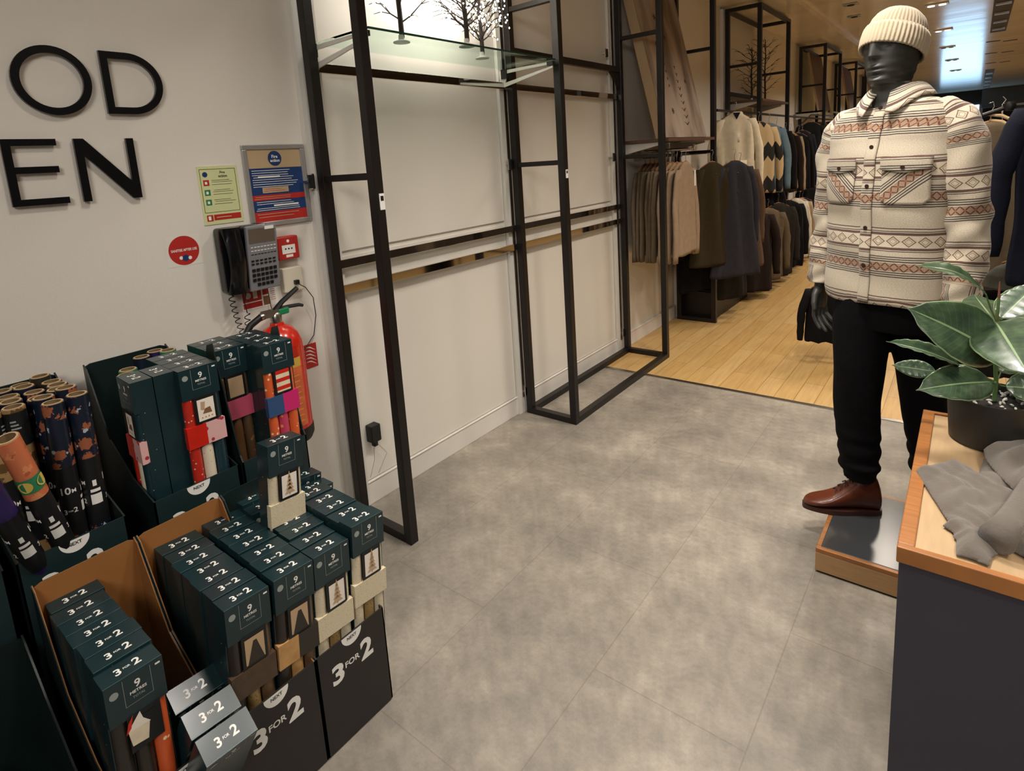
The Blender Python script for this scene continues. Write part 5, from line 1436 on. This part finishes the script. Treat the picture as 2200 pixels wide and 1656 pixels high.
    o = b.build('trousers', t, angle=180); o['label'] = 'black trousers gathered at the ankles'
    md = o.modifiers.new('fuse', 'REMESH'); md.mode = 'VOXEL'; md.voxel_size = 0.006; md.use_smooth_shade = True
    # boots
    def boot(heel, toe, zs, lift=0.0):
        h = Vector(heel); d = (Vector(toe) - h); L = d.length; d.normalize(); s = Vector((0, 0, 1)).cross(d).normalized(); up = s.cross(d) * -1
        up = d.cross(s)
        if up.z < 0: up = -up
        st = [(-0.00, .020, .070, .0), (0.012, .032, .150, 0), (0.05, .036, .168, 0), (0.085, .038, .160, 0), (0.112, .039, .122, 0), (0.15, .041, .088, 0), (0.19, .045, .062, 0), (0.225, .045, .053, 0), (0.255, .037, .044, 0), (0.272, .020, .034, 0), (0.277, .006, .024, 0)]
        rings = []; K = 24
        for (x, w, hh, _) in st:
            ring = []
            for j in range(K):
                th = 2 * pi * j / K; c, sn = cos(th), sin(th)
                yy = w * (abs(c) ** 0.8) * (1 if c >= 0 else -1)
                if hh > 0.09 and sn > 0: yy *= 1 - 0.25 * sn
                zz = 0.014 + (hh - 0.014) * (sn * 0.5 + 0.5) ** (0.8)
                ring.append(Oi @ (h + d * (x * L / 0.277) + s * yy + up * zz))
            rings.append(ring)
        b = MB(); b.loft(rings, 'leather'); bt = b.build('boot', t, angle=180); subsurf(bt, 1); bt['label'] = 'brown leather lace-up boot'
        b = MB(); out = []
        for i in range(40):
            a = 2 * pi * i / 40; x = 0.1385 - 0.142 * cos(a); w = 0.036 + 0.010 * max(0, -cos(a)) ** .5
            w = (0.034 if x < 0.09 else 0.036 + 0.012 * sin(pi * min(1, (x - 0.09) / 0.19)))
            out.append((x * L / 0.277, w * abs(sin(a)) ** 0.6 * (1 if sin(a) >= 0 else -1)))
        r0 = [Oi @ (h + d * x + s * y) for x, y in out]; r1 = [Oi @ (h + d * x + s * y + up * 0.018) for x, y in out]
        b.loft([r0, r1], 'sole'); b.build('sole', bt, angle=40)
        b = MB()
        for k in range(5):
            x = 0.086 + k * 0.016; zt = 0.150 - k * 0.0165
            for sg in (-1, 1):
                b.tube([Oi @ (h + d * x + s * (0.018 * sg) + up * (zt - 0.006)), Oi @ (h + d * (x + 0.004) + up * (zt + 0.006)), Oi @ (h + d * (x + 0.010) - s * (0.018 * sg) + up * (zt - 0.010))], 0.0022, 'lace', 6)
        b.build('laces', bt)
    boot((-.208, 2.425, .0968), (-.455, 2.325, .0968), 0)
    boot((-.070, 2.545, .0968), (-.020, 2.285, .0968), 0)
mannequin()

# ------------------------------------------------------------------ hanging clothes
for n, c in dict(cl_beige='98836C', cl_taupe='6B5C4A', cl_olive='332B1A', cl_navygrey='2E2D34', cl_brown='5A4535', cl_cream='D6CAB0', cl_denim='5F7480', cl_black='0E0D10', cl_darkbrown='241B17', cl_sand='A08D72', cl_navy='121622', cl_charcoal='26231F', cl_khaki='5E5140', cl_greygreen='44443C', cl_white='C8C2B4').items():
    M(n, c, 0.95, var=0.07, vscale=25, bump=0.15, bscale=160, spec=0.2)
def patch_mat():
    mt, nt, b = newmat('cream_black_blocks')
    tc = nt.nodes.new('ShaderNodeTexCoord'); sp_ = nt.nodes.new('ShaderNodeSeparateXYZ'); nt.links.new(tc.outputs['Object'], sp_.inputs[0])
    z = nodes_math(nt, 'FRACT', nodes_math(nt, 'ADD', nodes_math(nt, 'MULTIPLY', sp_.outputs[2], 3.0), nodes_math(nt, 'MULTIPLY', nodes_math(nt, 'PINGPONG', nodes_math(nt, 'MULTIPLY', sp_.outputs[0], 12), 0.5), 0.35)))
    f = nodes_math(nt, 'LESS_THAN', z, 0.42)
    mx = nt.nodes.new('ShaderNodeMix'); mx.data_type = 'RGBA'; mx.inputs['A'].default_value = srgb('B39A72'); mx.inputs['B'].default_value = srgb('15100F'); nt.links.new(f, mx.inputs['Factor'])
    nt.links.new(mx.outputs['Result'], b.inputs['Base Color']); b.inputs['Roughness'].default_value = 0.9; MATS['cl_blocks'] = mt
patch_mat()
_gm = {}
def garment_meshes(mat, L, W, D, sl, seed, hood=False, detail=None, flare=0.0):
    key = (mat, L, W, D, sl, seed, hood, detail, flare)
    if key in _gm: return _gm[key]
    out = []
    def keep(b, name, smooth=True):
        o = b.build(name, smooth=smooth, angle=180); out.append((name, o.data)); bpy.data.objects.remove(o)
    rows = [(0.0, .045, .6), (-0.012, .075, .9), (-0.035, .125, 1), (-0.065, .170, 1), (-0.10, .200, 1.1), (-0.16, .205, 1.15), (-L * 0.45, .200, 1.2), (-L * 0.8, .205, 1.2), (-L + 0.01, .21, 1.2), (-L, .205, 1.1)]
    b = MB(); rings = []; K = 30; NN = 34
    for i in range(NN + 1):
        z = -L * i / NN; k = 0
        while k < len(rows) - 2 and rows[k + 1][0] > z: k += 1
        a = (rows[k][0] - z) / (rows[k][0] - rows[k + 1][0]); w = (rows[k][1] * (1 - a) + rows[k + 1][1] * a) * W; d = (rows[k][2] * (1 - a) + rows[k + 1][2] * a) * D
        ring = []
        for j in range(K):
            th = 2 * pi * j / K; x, y = selip(w, d, 2.3, th)
            y += 0.42 * D * (sin(x * 34 / W + seed + z * 3) + 0.5 * sin(x * 71 / W - seed * 2 - z * 5)) * min(1, -z * 6); x *= (1 + 0.02 * sin(z * 17 + seed)) * (1 + flare * max(0, -z / L - 0.1))
            ring.append((x, y, z + 0.006 * sin(x * 22 + seed) * (i == NN)))
        rings.append(ring)
    b.loft(rings, mat); 
    if detail == 'buttons':
        for i in range(5): b.lathe([(0.006, 0), (0.006, 0.003), (0.0005, 0.003)], 'button', 8, T=Matrix.Translation((0, -D * 1.22, -0.1 - i * L * 0.16)) @ Matrix.Rotation(R(90), 4, 'X'))
    if detail == 'pocket':
        b.box(-0.11 * W, 0.11 * W, -D * 1.35, -D * 1.15, -L * .86, -L * .62, mat)
        b.box(-0.02, 0.028, -D * 1.35, -D * 1.22, -L * .38, -L * .26, 'cl_white')
    keep(b, 'body')
    for sx in (-1, 1):
        if not sl: break
        b = MB(); pts = []; rr = []
        for i in range(13):
            a = i / 12; pts.append(Vector((sx * (0.165 + 0.085 * min(1, a * 2.4) ** 0.7 + 0.015 * a) * W, 0.004 * sin(a * 7 + seed), -0.075 - sl * a))); rr.append(0.058 - 0.022 * a + 0.003 * sin(a * 22 + seed))
        rings = []
        for p, r_ in zip(pts, rr): rings.append([(p.x + r_ * W * cos(2 * pi * j / 12), p.y + min(D * 1.2, r_ * 0.75) * sin(2 * pi * j / 12), p.z) for j in range(12)])
        rings[0] = [((v[0]) * 0.98, v[1], v[2] + 0.02) for v in rings[0]]
        b.loft(rings, mat); keep(b, 'sleeve')
    if hood:
        b = MB(); b.lathe([(0.072, -0.035), (0.075, -0.005), (0.062, 0.012), (0.052, -0.004)], mat, 18, T=Matrix.Diagonal((1, .5, 1, 1)) @ Matrix.Translation((0, 0.02, 0)), cap=False); b.add([(-.035, -D * 1.25, .004), (0, -D * 1.35, -.06), (.035, -D * 1.25, .004)], [(0, 1, 2)], 'cl_navy'); keep(b, 'hood')
    b = MB(); b.tube([(0, 0, 0.005), (0, 0, 0.05), (0.012, 0, 0.075), (0.006, 0, 0.098), (-0.012, 0, 0.092)], 0.0022, 'steel_soft', 6)
    b.tube([(-.15 * W, 0, -.045), (-.06 * W, 0, -.008), (0, 0, .005), (.06 * W, 0, -.008), (.15 * W, 0, -.045)], 0.005, 'wood_rim', 6); keep(b, 'hanger')
    _gm[key] = out; return out
def garment(loc, rz, label, cat, mat, L=0.72, W=1.0, D=0.03, sl=0.58, seed=0, hood=False, name='hanging_sweater', group=None, detail=None, flare=0.0):
    t = thing(name, label, cat, loc, (0, 0, R(rz)), group)
    for n, me in garment_meshes(mat, L, W, D, sl, seed, hood, detail, flare):
        o = bpy.data.objects.new(n, me); COL.objects.link(o); o.parent = t
    return t
def rail_tube(p0, p1, label, r=0.012):
    b = MB(); b.tube([p0, p1], r, 'black_metal', 12); tag(b.build('hanging_rail'), label, 'rail', 'clothes rails')
def clothes():
    # face-out arm of knitwear right behind the middle frame
    b = MB(); b.tube([(-2.09, 4.33, 1.515), (-1.64, 4.33, 1.515)], 0.011, 'chrome', 12); b.tube([(-1.645, 4.33, 1.515), (-1.635, 4.33, 1.545)], 0.011, 'chrome', 12)
    b.box(-2.095, -2.085, 4.27, 4.39, 1.45, 1.56, 'steel_soft'); tag(b.build('clothes_rail'), 'chrome display arm carrying the beige and taupe sweaters', 'rail', 'clothes rails')
    for i in range(10):
        x = -1.70 - i * 0.036
        m_ = 'cl_beige' if i < 4 else 'cl_taupe'
        o = garment((x, 4.33 + 0.004 * (i % 3), 1.42 + rnd.uniform(-.003, .003)), 90 + rnd.uniform(-3, 3), '%s knitted sweater, %s from the aisle on the chrome arm behind the middle frame' % ('beige' if i < 4 else 'taupe', ORD[i] if i < 8 else ('ninth', 'tenth')[i - 8]),
                'sweater', m_, L=0.70, W=0.93, D=0.014, sl=0.66, seed=i % 3, group='knitwear on the chrome arm')
        if i == 0:
            b = MB(); b.box(0.13, 0.165, -0.022, -0.019, -0.19, -0.07, 'sign_white'); tg = b.build('price_tag', o, smooth=False); tg['label'] = 'white price tag'
    # long coats on the next arm
    for i, (px, y, top, L, m_, rz, lab) in enumerate([
            (1530, 4.86, 348, 0.86, 'cl_olive', 62, 'long olive coat hanging right of the beige sweaters'), (1578, 5.05, 345, 0.98, 'cl_navygrey', 55, 'long blue-grey coat in front of the black block'),
            (1590, 5.22, 352, 0.90, 'cl_brown', 52, 'brown coat edge showing behind the blue-grey coat'), (1500, 4.95, 380, 0.98, 'cl_black', 66, 'long black coat behind the olive coat'),
            (1560, 5.30, 400, 1.02, 'cl_charcoal', 60, 'long charcoal coat whose hem shows lowest over the black block')]):
        p = hit(px, top, 1, y); garment((p.x, y, p.z), rz, lab, 'coat', m_, L=L, W=0.80, D=0.035, sl=0.62, seed=i, flare=0.55, name='hanging_coat', group='long coats', detail='buttons' if i < 2 else None)
    # upper row
    up = [(1580, 5.70, 243, 0.70, 'cl_cream', 38, 'cream hoodie with front pocket hanging beside the black post', True, 'pocket', 'hoodie'), (1630, 6.20, 262, 0.70, 'cl_blocks', 45, 'cream and black patterned knit next to the cream hoodie', False, None, 'sweater'),
          (1652, 6.65, 265, 0.72, 'cl_denim', 48, 'pale blue denim shirt right of the patterned knit', False, 'buttons', 'shirt'), (1668, 7.00, 272, 0.72, 'cl_black', 50, 'black jacket right of the denim shirt', False, None, 'jacket'),
          (1688, 7.40, 282, 0.70, 'cl_darkbrown', 55, 'dark brown jacket left of the sand sweater', False, None, 'jacket'), (1698, 7.75, 284, 0.68, 'cl_sand', 62, 'sand sweater sleeve hanging in the upper row', False, None, 'sweater'),
          (1716, 8.15, 286, 0.70, 'cl_black', 55, 'black coat right of the sand sweater in the upper row', False, None, 'coat'), (1724, 8.60, 280, 0.70, 'cl_navy', 55, 'navy shirt in the upper row near the far posters', False, None, 'shirt'),
          (1742, 9.0, 262, 0.72, 'cl_black', 40, 'black jacket under the left end of the far glass shelf', False, None, 'jacket'), (1760, 9.6, 262, 0.72, 'cl_charcoal', 40, 'charcoal jacket under the far glass shelf', False, None, 'jacket'), (1780, 10.3, 262, 0.72, 'cl_black', 40, 'black jacket beside the mannequin shoulder in the upper row', False, None, 'jacket')]
    hooks = []
    for i, (px, y, top, L, m_, rz, lab, hd, det, cat) in enumerate(up):
        p = hit(px, top, 1, y); hooks += [p + Vector((0, 0, 0.095))] if y > 8.5 else []; garment((p.x, y, p.z), rz, lab, cat, m_, L=L, W=0.86, D=0.024, sl=0.62, seed=i, hood=hd, name='hanging_' + cat, group='upper row of clothes', detail=det)
    b = MB(); b.tube([hooks[0] - Vector((0, .1, 0))] + hooks + [hooks[-1] + Vector((0, .4, 0))], 0.010, 'black_metal', 8); tag(b.build('hanging_rail'), 'black rail under the far glass shelf', 'rail', 'clothes rails')
    lo = [(1622, 5.95, 452, 0.80, 'cl_darkbrown', 55, 'dark brown buttoned jacket at the left of the lower row', 'buttons', 'jacket'), (1650, 6.35, 448, 0.74, 'cl_khaki', 60, 'khaki brown shirt with its pale edge next to the dark brown jacket', None, 'shirt'),
          (1672, 6.8, 436, 0.80, 'cl_charcoal', 58, 'charcoal jacket in the lower row', None, 'jacket'), (1692, 7.3, 430, 0.78, 'cl_black', 55, 'black jacket in the middle of the lower row', None, 'jacket'),
          (1708, 7.75, 426, 0.74, 'cl_white', 66, 'cream fleece in the lower row', None, 'fleece'), (1718, 8.05, 426, 0.72, 'cl_sand', 66, 'sand sweatshirt right of the cream fleece', None, 'sweatshirt'),
          (1724, 8.4, 425, 0.74, 'cl_navy', 55, 'navy jacket in the lower row', None, 'jacket'), (1744, 8.9, 402, 0.72, 'cl_black', 45, 'black jacket in the lower row by the mannequin sleeve', None, 'jacket'), (1760, 9.4, 398, 0.76, 'cl_darkbrown', 40, 'dark brown jacket in the lower row behind the mannequin sleeve', None, 'jacket'),
          (1600, 5.75, 400, 0.40, 'cl_black', 55, 'black jumper shape filling the shaded gap above the dark brown jacket', None, 'jumper'), (1655, 6.8, 400, 0.40, 'cl_black', 55, 'black jumper shape filling the shaded gap between the two rows', None, 'jumper')]  # these two are dark filler added for the shadowed gaps
    for i, (px, y, top, L, m_, rz, lab, det, cat) in enumerate(lo):
        p = hit(px, top, 1, y); garment((p.x, y, p.z), rz, lab, cat, m_, L=L, W=1.0, D=0.05, sl=0.58 if L > .5 else 0, seed=i + 3, name='hanging_' + cat, group='lower row of clothes', detail=det)
    rail_tube((-1.78, 5.25, 1.83), (-1.78, 10.7, 1.83), 'black rail holding the upper row of clothes')
    rail_tube((-1.75, 5.4, 1.07), (-1.75, 9.6, 1.07), 'black rail holding the lower row of clothes')
    b = MB(); b.box(-1.95, -1.91, 4.75, 4.79, 1.455, 1.49, 'black_metal'); b.tube([(-1.93, 4.1, 1.475), (-1.93, 5.4, 1.475)], 0.012, 'black_metal', 10); tag(b.build('hanging_rail'), 'black rail behind the knitwear and the long coats', 'rail', 'clothes rails')
    # black block standing in for the frame base and the shade around it
    b = MB(); b.box(-2.05, -1.745, 5.06, 6.05, 0, 0.25, 'black_metal'); b.box(-2.03, -1.765, 5.08, 6.03, 0.25, 0.262, 'black_metal'); tag(bevel(b.build('floor_shade_block', smooth=False), 0.004), 'black block standing for frame base and shade under the long coats', 'plinth')
    # dark clothes behind the mannequin's hand
    p = hit(1772, 606, 1, 4.4); garment((p.x, 4.4, p.z), 20, 'black jumper hanging low behind the mannequin hand', 'jumper', 'cl_black', L=0.42, W=0.55, D=0.05, sl=0.34, seed=2, name='hanging_jumper')
    b = MB(); b.tube([(p.x - 0.05, 4.4, p.z + 0.09), (p.x + 0.9, 4.4, p.z + 0.09)], 0.012, 'black_metal', 10)
    for xx in (p.x + 0.25, p.x + 0.85):
        b.tube([(xx, 4.4, p.z + 0.09), (xx, 4.4, 0.0)], 0.012, 'black_metal', 10)
    tag(b.build('garment_stand'), 'low black garment stand on the oak floor behind the mannequin', 'rack')
    # rack at the right edge
    for i, (px, y, top, L, m_, rz, lab, cat) in enumerate([(2128, 3.9, 262, 0.86, 'cl_khaki', 25, 'khaki brown shirt hanging behind the mannequin shoulder', 'shirt'), (2340, 3.3, 190, 0.80, 'cl_navy', 8, 'navy sweatshirt hanging at the right edge of the photo', 'sweatshirt'),
            (2250, 3.4, 545, 0.16, 'cl_greygreen', 10, 'grey-green garment hem under the navy sweatshirt', 'jumper'), (2180, 4.1, 600, 0.55, 'cl_black', 20, 'black trousers hanging below the khaki shirt', 'trousers'), (2120, 4.2, 600, 0.55, 'cl_black', 20, 'black trousers hanging behind the mannequin sleeve', 'trousers')]):
        p = hit(px, top, 1, y); garment((p.x, y, p.z), rz, lab, cat, m_, L=L, W=1.0 if cat != 'trousers' else 0.8, D=0.04, sl=0.6 if L > .7 else 0, seed=i, name='hanging_' + cat, group='clothes on the right-hand rack')
    # spare wooden hangers
    for k, (a, b_) in enumerate((((2118, 246), (2186, 262)), ((2126, 258), (2180, 276)))):
        p0 = hit(*a, 1, 3.63); p1 = hit(*b_, 1, 3.60); mid = (p0 + p1) / 2 + Vector((0, 0, 0.012))
        b = MB(); b.tube([p0, mid, p1], [0.006, 0.008, 0.006], 'cardboard_edge', 8); b.tube([mid, mid + Vector((0, 0, .05)), mid + Vector((.012, 0, .07)), mid + Vector((0, 0, .085))], 0.002, 'steel_soft', 6)
        tag(b.build('clothes_hanger'), 'pale wooden hanger behind the mannequin shoulder, %s of the two' % ('upper', 'lower')[k], 'hanger', 'wooden hangers')
    p0 = hit(2112, 248, 1, 3.62); p1 = hit(2170, 228, 1, 3.62)
    b = MB(); b.tube([p0, p1, p1 + Vector((.5, 0, .0))], 0.011, 'black_metal', 10); b.lathe([(0.02, -0.02), (0.026, 0), (0.02, 0.02)], 'black_metal', 10, T=Matrix.Translation(p1)); b.tube([p1 + Vector((.45, 0, 0)), Vector((p1.x + .45, p1.y, 0))], 0.014, 'black_metal', 10)
    tag(b.build('garment_rack'), 'black garment rack at the right edge behind the mannequin', 'rack')
clothes()

# ------------------------------------------------------------------ leaning pictures and shelves
def picture_mat():
    mt, nt, b = newmat('shirt_picture')
    tc = nt.nodes.new('ShaderNodeTexCoord')
    mp = nt.nodes.new('ShaderNodeMapping'); mp.inputs['Scale'].default_value = (1, 2.2, 0.5); mp.inputs['Rotation'].default_value = (R(12), 0, 0)
    nt.links.new(tc.outputs['Object'], mp.inputs[0])
    n = nt.nodes.new('ShaderNodeTexNoise'); n.inputs['Scale'].default_value = 2.5; n.inputs['Detail'].default_value = 3; nt.links.new(mp.outputs[0], n.inputs['Vector'])
    cr = nt.nodes.new('ShaderNodeValToRGB')
    for p, c in ((0.35, '6E5E50'), (0.5, 'A08F80'), (0.65, 'AF9E90')):
        e = cr.color_ramp.elements.new(p); e.color = srgb(c)
    cr.color_ramp.elements[0].color = srgb('5C4D42')
    nt.links.new(n.outputs[0], cr.inputs[0]); nt.links.new(cr.outputs[0], b.inputs['Base Color']); b.inputs['Roughness'].default_value = 0.6
    MATS['shirt_picture'] = mt
picture_mat()
def leaning_picture(y0, y1, z0, z1, label, xb=-1.73, xt=-2.04, th=0.10, marks=True, face='shirt_picture'):
    t = thing('leaning_picture', label, 'picture', (0, 0, 0), group='large leaning pictures')
    ax = Vector((xt - xb, 0, z1 - z0)); L = ax.length; ax.normalize(); nrm = Vector((ax.z, 0, -ax.x))
    T = Matrix.Identity(4)
    o = Vector((xb, y0, z0)); u = Vector((0, 1, 0))
    for i in range(3): T[i][0] = u[i]; T[i][1] = ax[i]; T[i][2] = nrm[i]; T[i][3] = o[i]
    w = y1 - y0
    b = MB(); b.box(0, w, 0, L, -th, -0.002, 'wood_top', T); b.build('panel', t, smooth=False)
    b = MB(); b.rect(0, w, 0, L, face, T, 0.0)
    if marks:
        r = random.Random(4)
        def star(cx, cy, s, c='cl_brown'):
            for k in range(4):
                a = k * pi / 4; b.poly([(cx + s * cos(a) - s * .12 * sin(a), cy + s * sin(a) + s * .12 * cos(a)), (cx - s * cos(a) - s * .12 * sin(a), cy - s * sin(a) + s * .12 * cos(a)), (cx - s * cos(a) + s * .12 * sin(a), cy - s * sin(a) - s * .12 * cos(a)), (cx + s * cos(a) + s * .12 * sin(a), cy + s * sin(a) - s * .12 * cos(a))], c, T @ Matrix.Translation((0, 0, 0.001 + k * 0.0002)))
        for (cx, cy, s) in ((0.30, 0.92, .03), (0.36, 0.83, .035), (0.40, 0.78, .03), (0.22, 0.70, .025), (0.24, 0.2, .025), (0.62, 0.45, .02)): star(cx, cy, s)
        for q in range(9):
            cy = 0.12 + q * 0.055; cx = 0.46 + 0.012 * (q % 2)
            b.poly([(cx - .05 + .004 * q, cy), (cx - .035 + .004 * q, cy), (cx, cy - .03), (cx, cy - .015)], 'cl_brown', T @ Matrix.Translation((0, 0, 0.001)))
            b.poly([(cx + .05 - .004 * q, cy), (cx, cy - .03), (cx, cy - .015), (cx + .035 - .004 * q, cy)][::-1], 'cl_brown', T @ Matrix.Translation((0, 0, 0.0013)))
            if q > 4: star(0.28, cy, 0.014)
    b.build('print', t, smooth=False); return t
leaning_picture(4.06, 4.87, 1.605, 2.84, 'large leaning picture of a taupe top with brown markings on the dark shelf', xb=-1.735, xt=-2.04 + .02, th=0.075)
def dark_shelf(y0, y1, z, label, glass=False):
    t = thing('wall_shelf', label, 'shelf', (-2.06, y0, z), group='wall shelves')
    b = MB(); b.box(0, 0.36, 0, y1 - y0, -0.022, 0, 'shelf_glass' if glass else 'wood_dark'); b.build('board', t, smooth=False)
    for yy in (0.04, y1 - y0 - 0.055):
        b = MB(); T = basis((0, yy, 0), (1, 0, 0), (0, 0, 1)); b.poly([(0, -0.024), (0.30, -0.024), (0.30, -0.04), (0, -0.10)], 'white_metal', T, 0.012); b.build('bracket', t, smooth=False)
M('wood_dark', '5A4030', 0.5, var=0.1)
dark_shelf(4.02, 4.96, 1.60, 'dark brown shelf under the leaning picture')
dark_shelf(6.36, 7.40, 1.97, 'brown shelf carrying the bare twig trees')
dark_shelf(9.4, 13.6, 1.94, 'far glass shelf with leaning brown pictures', glass=True)
M('pic_brown', '5F4A40', 0.6, var=0.3, vscale=3)
for y0, lab in ((9.65, 'far leaning brown picture nearest the camera'), (12.35, 'far leaning brown picture second along the wall'), (15.55, 'farthest leaning brown picture by the ceiling')):
    leaning_picture(y0, y0 + 0.85, 1.95, 2.78, lab, marks=False, th=.03, xb=-1.80, xt=-1.95, face='pic_brown')
dark_shelf(13.7, 17.5, 1.94, 'farthest glass shelf on the side wall', glass=True)
for (y, h, lab, sd) in ((6.62, 0.52, 'left bare twig tree on the brown shelf inside the box frame', 3), (7.12, 0.66, 'right bare twig tree on the brown shelf inside the box frame', 8)):
    twig_tree(-1.88, y, 1.971, h, 0, lab, sd, lit=False, spread=0.15, nb=20, g='bare twig trees on the brown shelf')

# ------------------------------------------------------------------ ceiling fittings
def ceiling_things():
    for i, (x, y) in enumerate([(-0.44, 8.6), (-0.46, 10.75), (-0.48, 12.9), (-0.48, 15.2), (-0.48, 17.8), (-1.15, 7.65), (-1.22, 8.4), (-1.2, 10.2)]):
        small = i >= 5
        t = thing('ceiling_downlight', 'recessed %s downlight in the tan ceiling, %s from the camera' % ('small' if small else 'twin', ORD[i % 5 if not small else i - 5]), 'light', (x, y, 2.95), group='recessed downlights')
        w = 0.11 if not small else 0.07
        b = MB(); b.box(-w, w, -0.06, 0.06, -0.014, -0.001, 'steel_soft'); bevel(b.build('trim_ring', t, smooth=False), 0.004)
        for k in ((-1, 1) if not small else (0,)):
            b = MB(); b.lathe([(0.035, -0.016), (0.035, -0.020), (0.02, -0.022)], 'lamp_glow' if (i in (0, 1)) else 'dark_shade', 14, c=(k * 0.052, 0, 0)); b.build('lamp', t)
    for (x0, x1, y0, y1, lab) in ((0.065, 0.245, 8.0, 11.83, 'black slot in the ceiling with track lamps, nearer one'), (0.065, 0.24, 18.7, 26.5, 'black slot in the ceiling near the far end')):
        t = thing('ceiling_slot', lab, 'light slot', (x0, y0, 2.95), group='black slots in the ceiling')
        b = MB(); b.box(0, x1 - x0, 0, y1 - y0, -0.006, -0.001, 'dark_shade'); b.build('recess', t, smooth=False)
        for k in range(5):
            b = MB(); yy = (y1 - y0) * (0.12 + k * 0.19); b.box(0.02, x1 - x0 - 0.02, yy, yy + 0.05 * (1 if y0 < 15 else 6), -0.03, -0.007, 'steel_soft'); b.build('track_lamp', t, smooth=False)
    k = 0
    for x, y in ((0.12, 13.0), (0.34, 13.2), (0.12, 14.9), (0.36, 15.0), (0.14, 17.0), (0.38, 17.1), (0.75, 16.0), (0.9, 19)):
        b = MB(); b.box(x - 0.09, x + 0.09, y - 0.04, y + 0.04, 2.944, 2.949, 'dark_shade'); k += 1
        tag(b.build('air_slot', smooth=False), 'short dark air slot in the tan ceiling, right of the window reflection', 'vent', 'dark air slots in the ceiling')
ceiling_things()
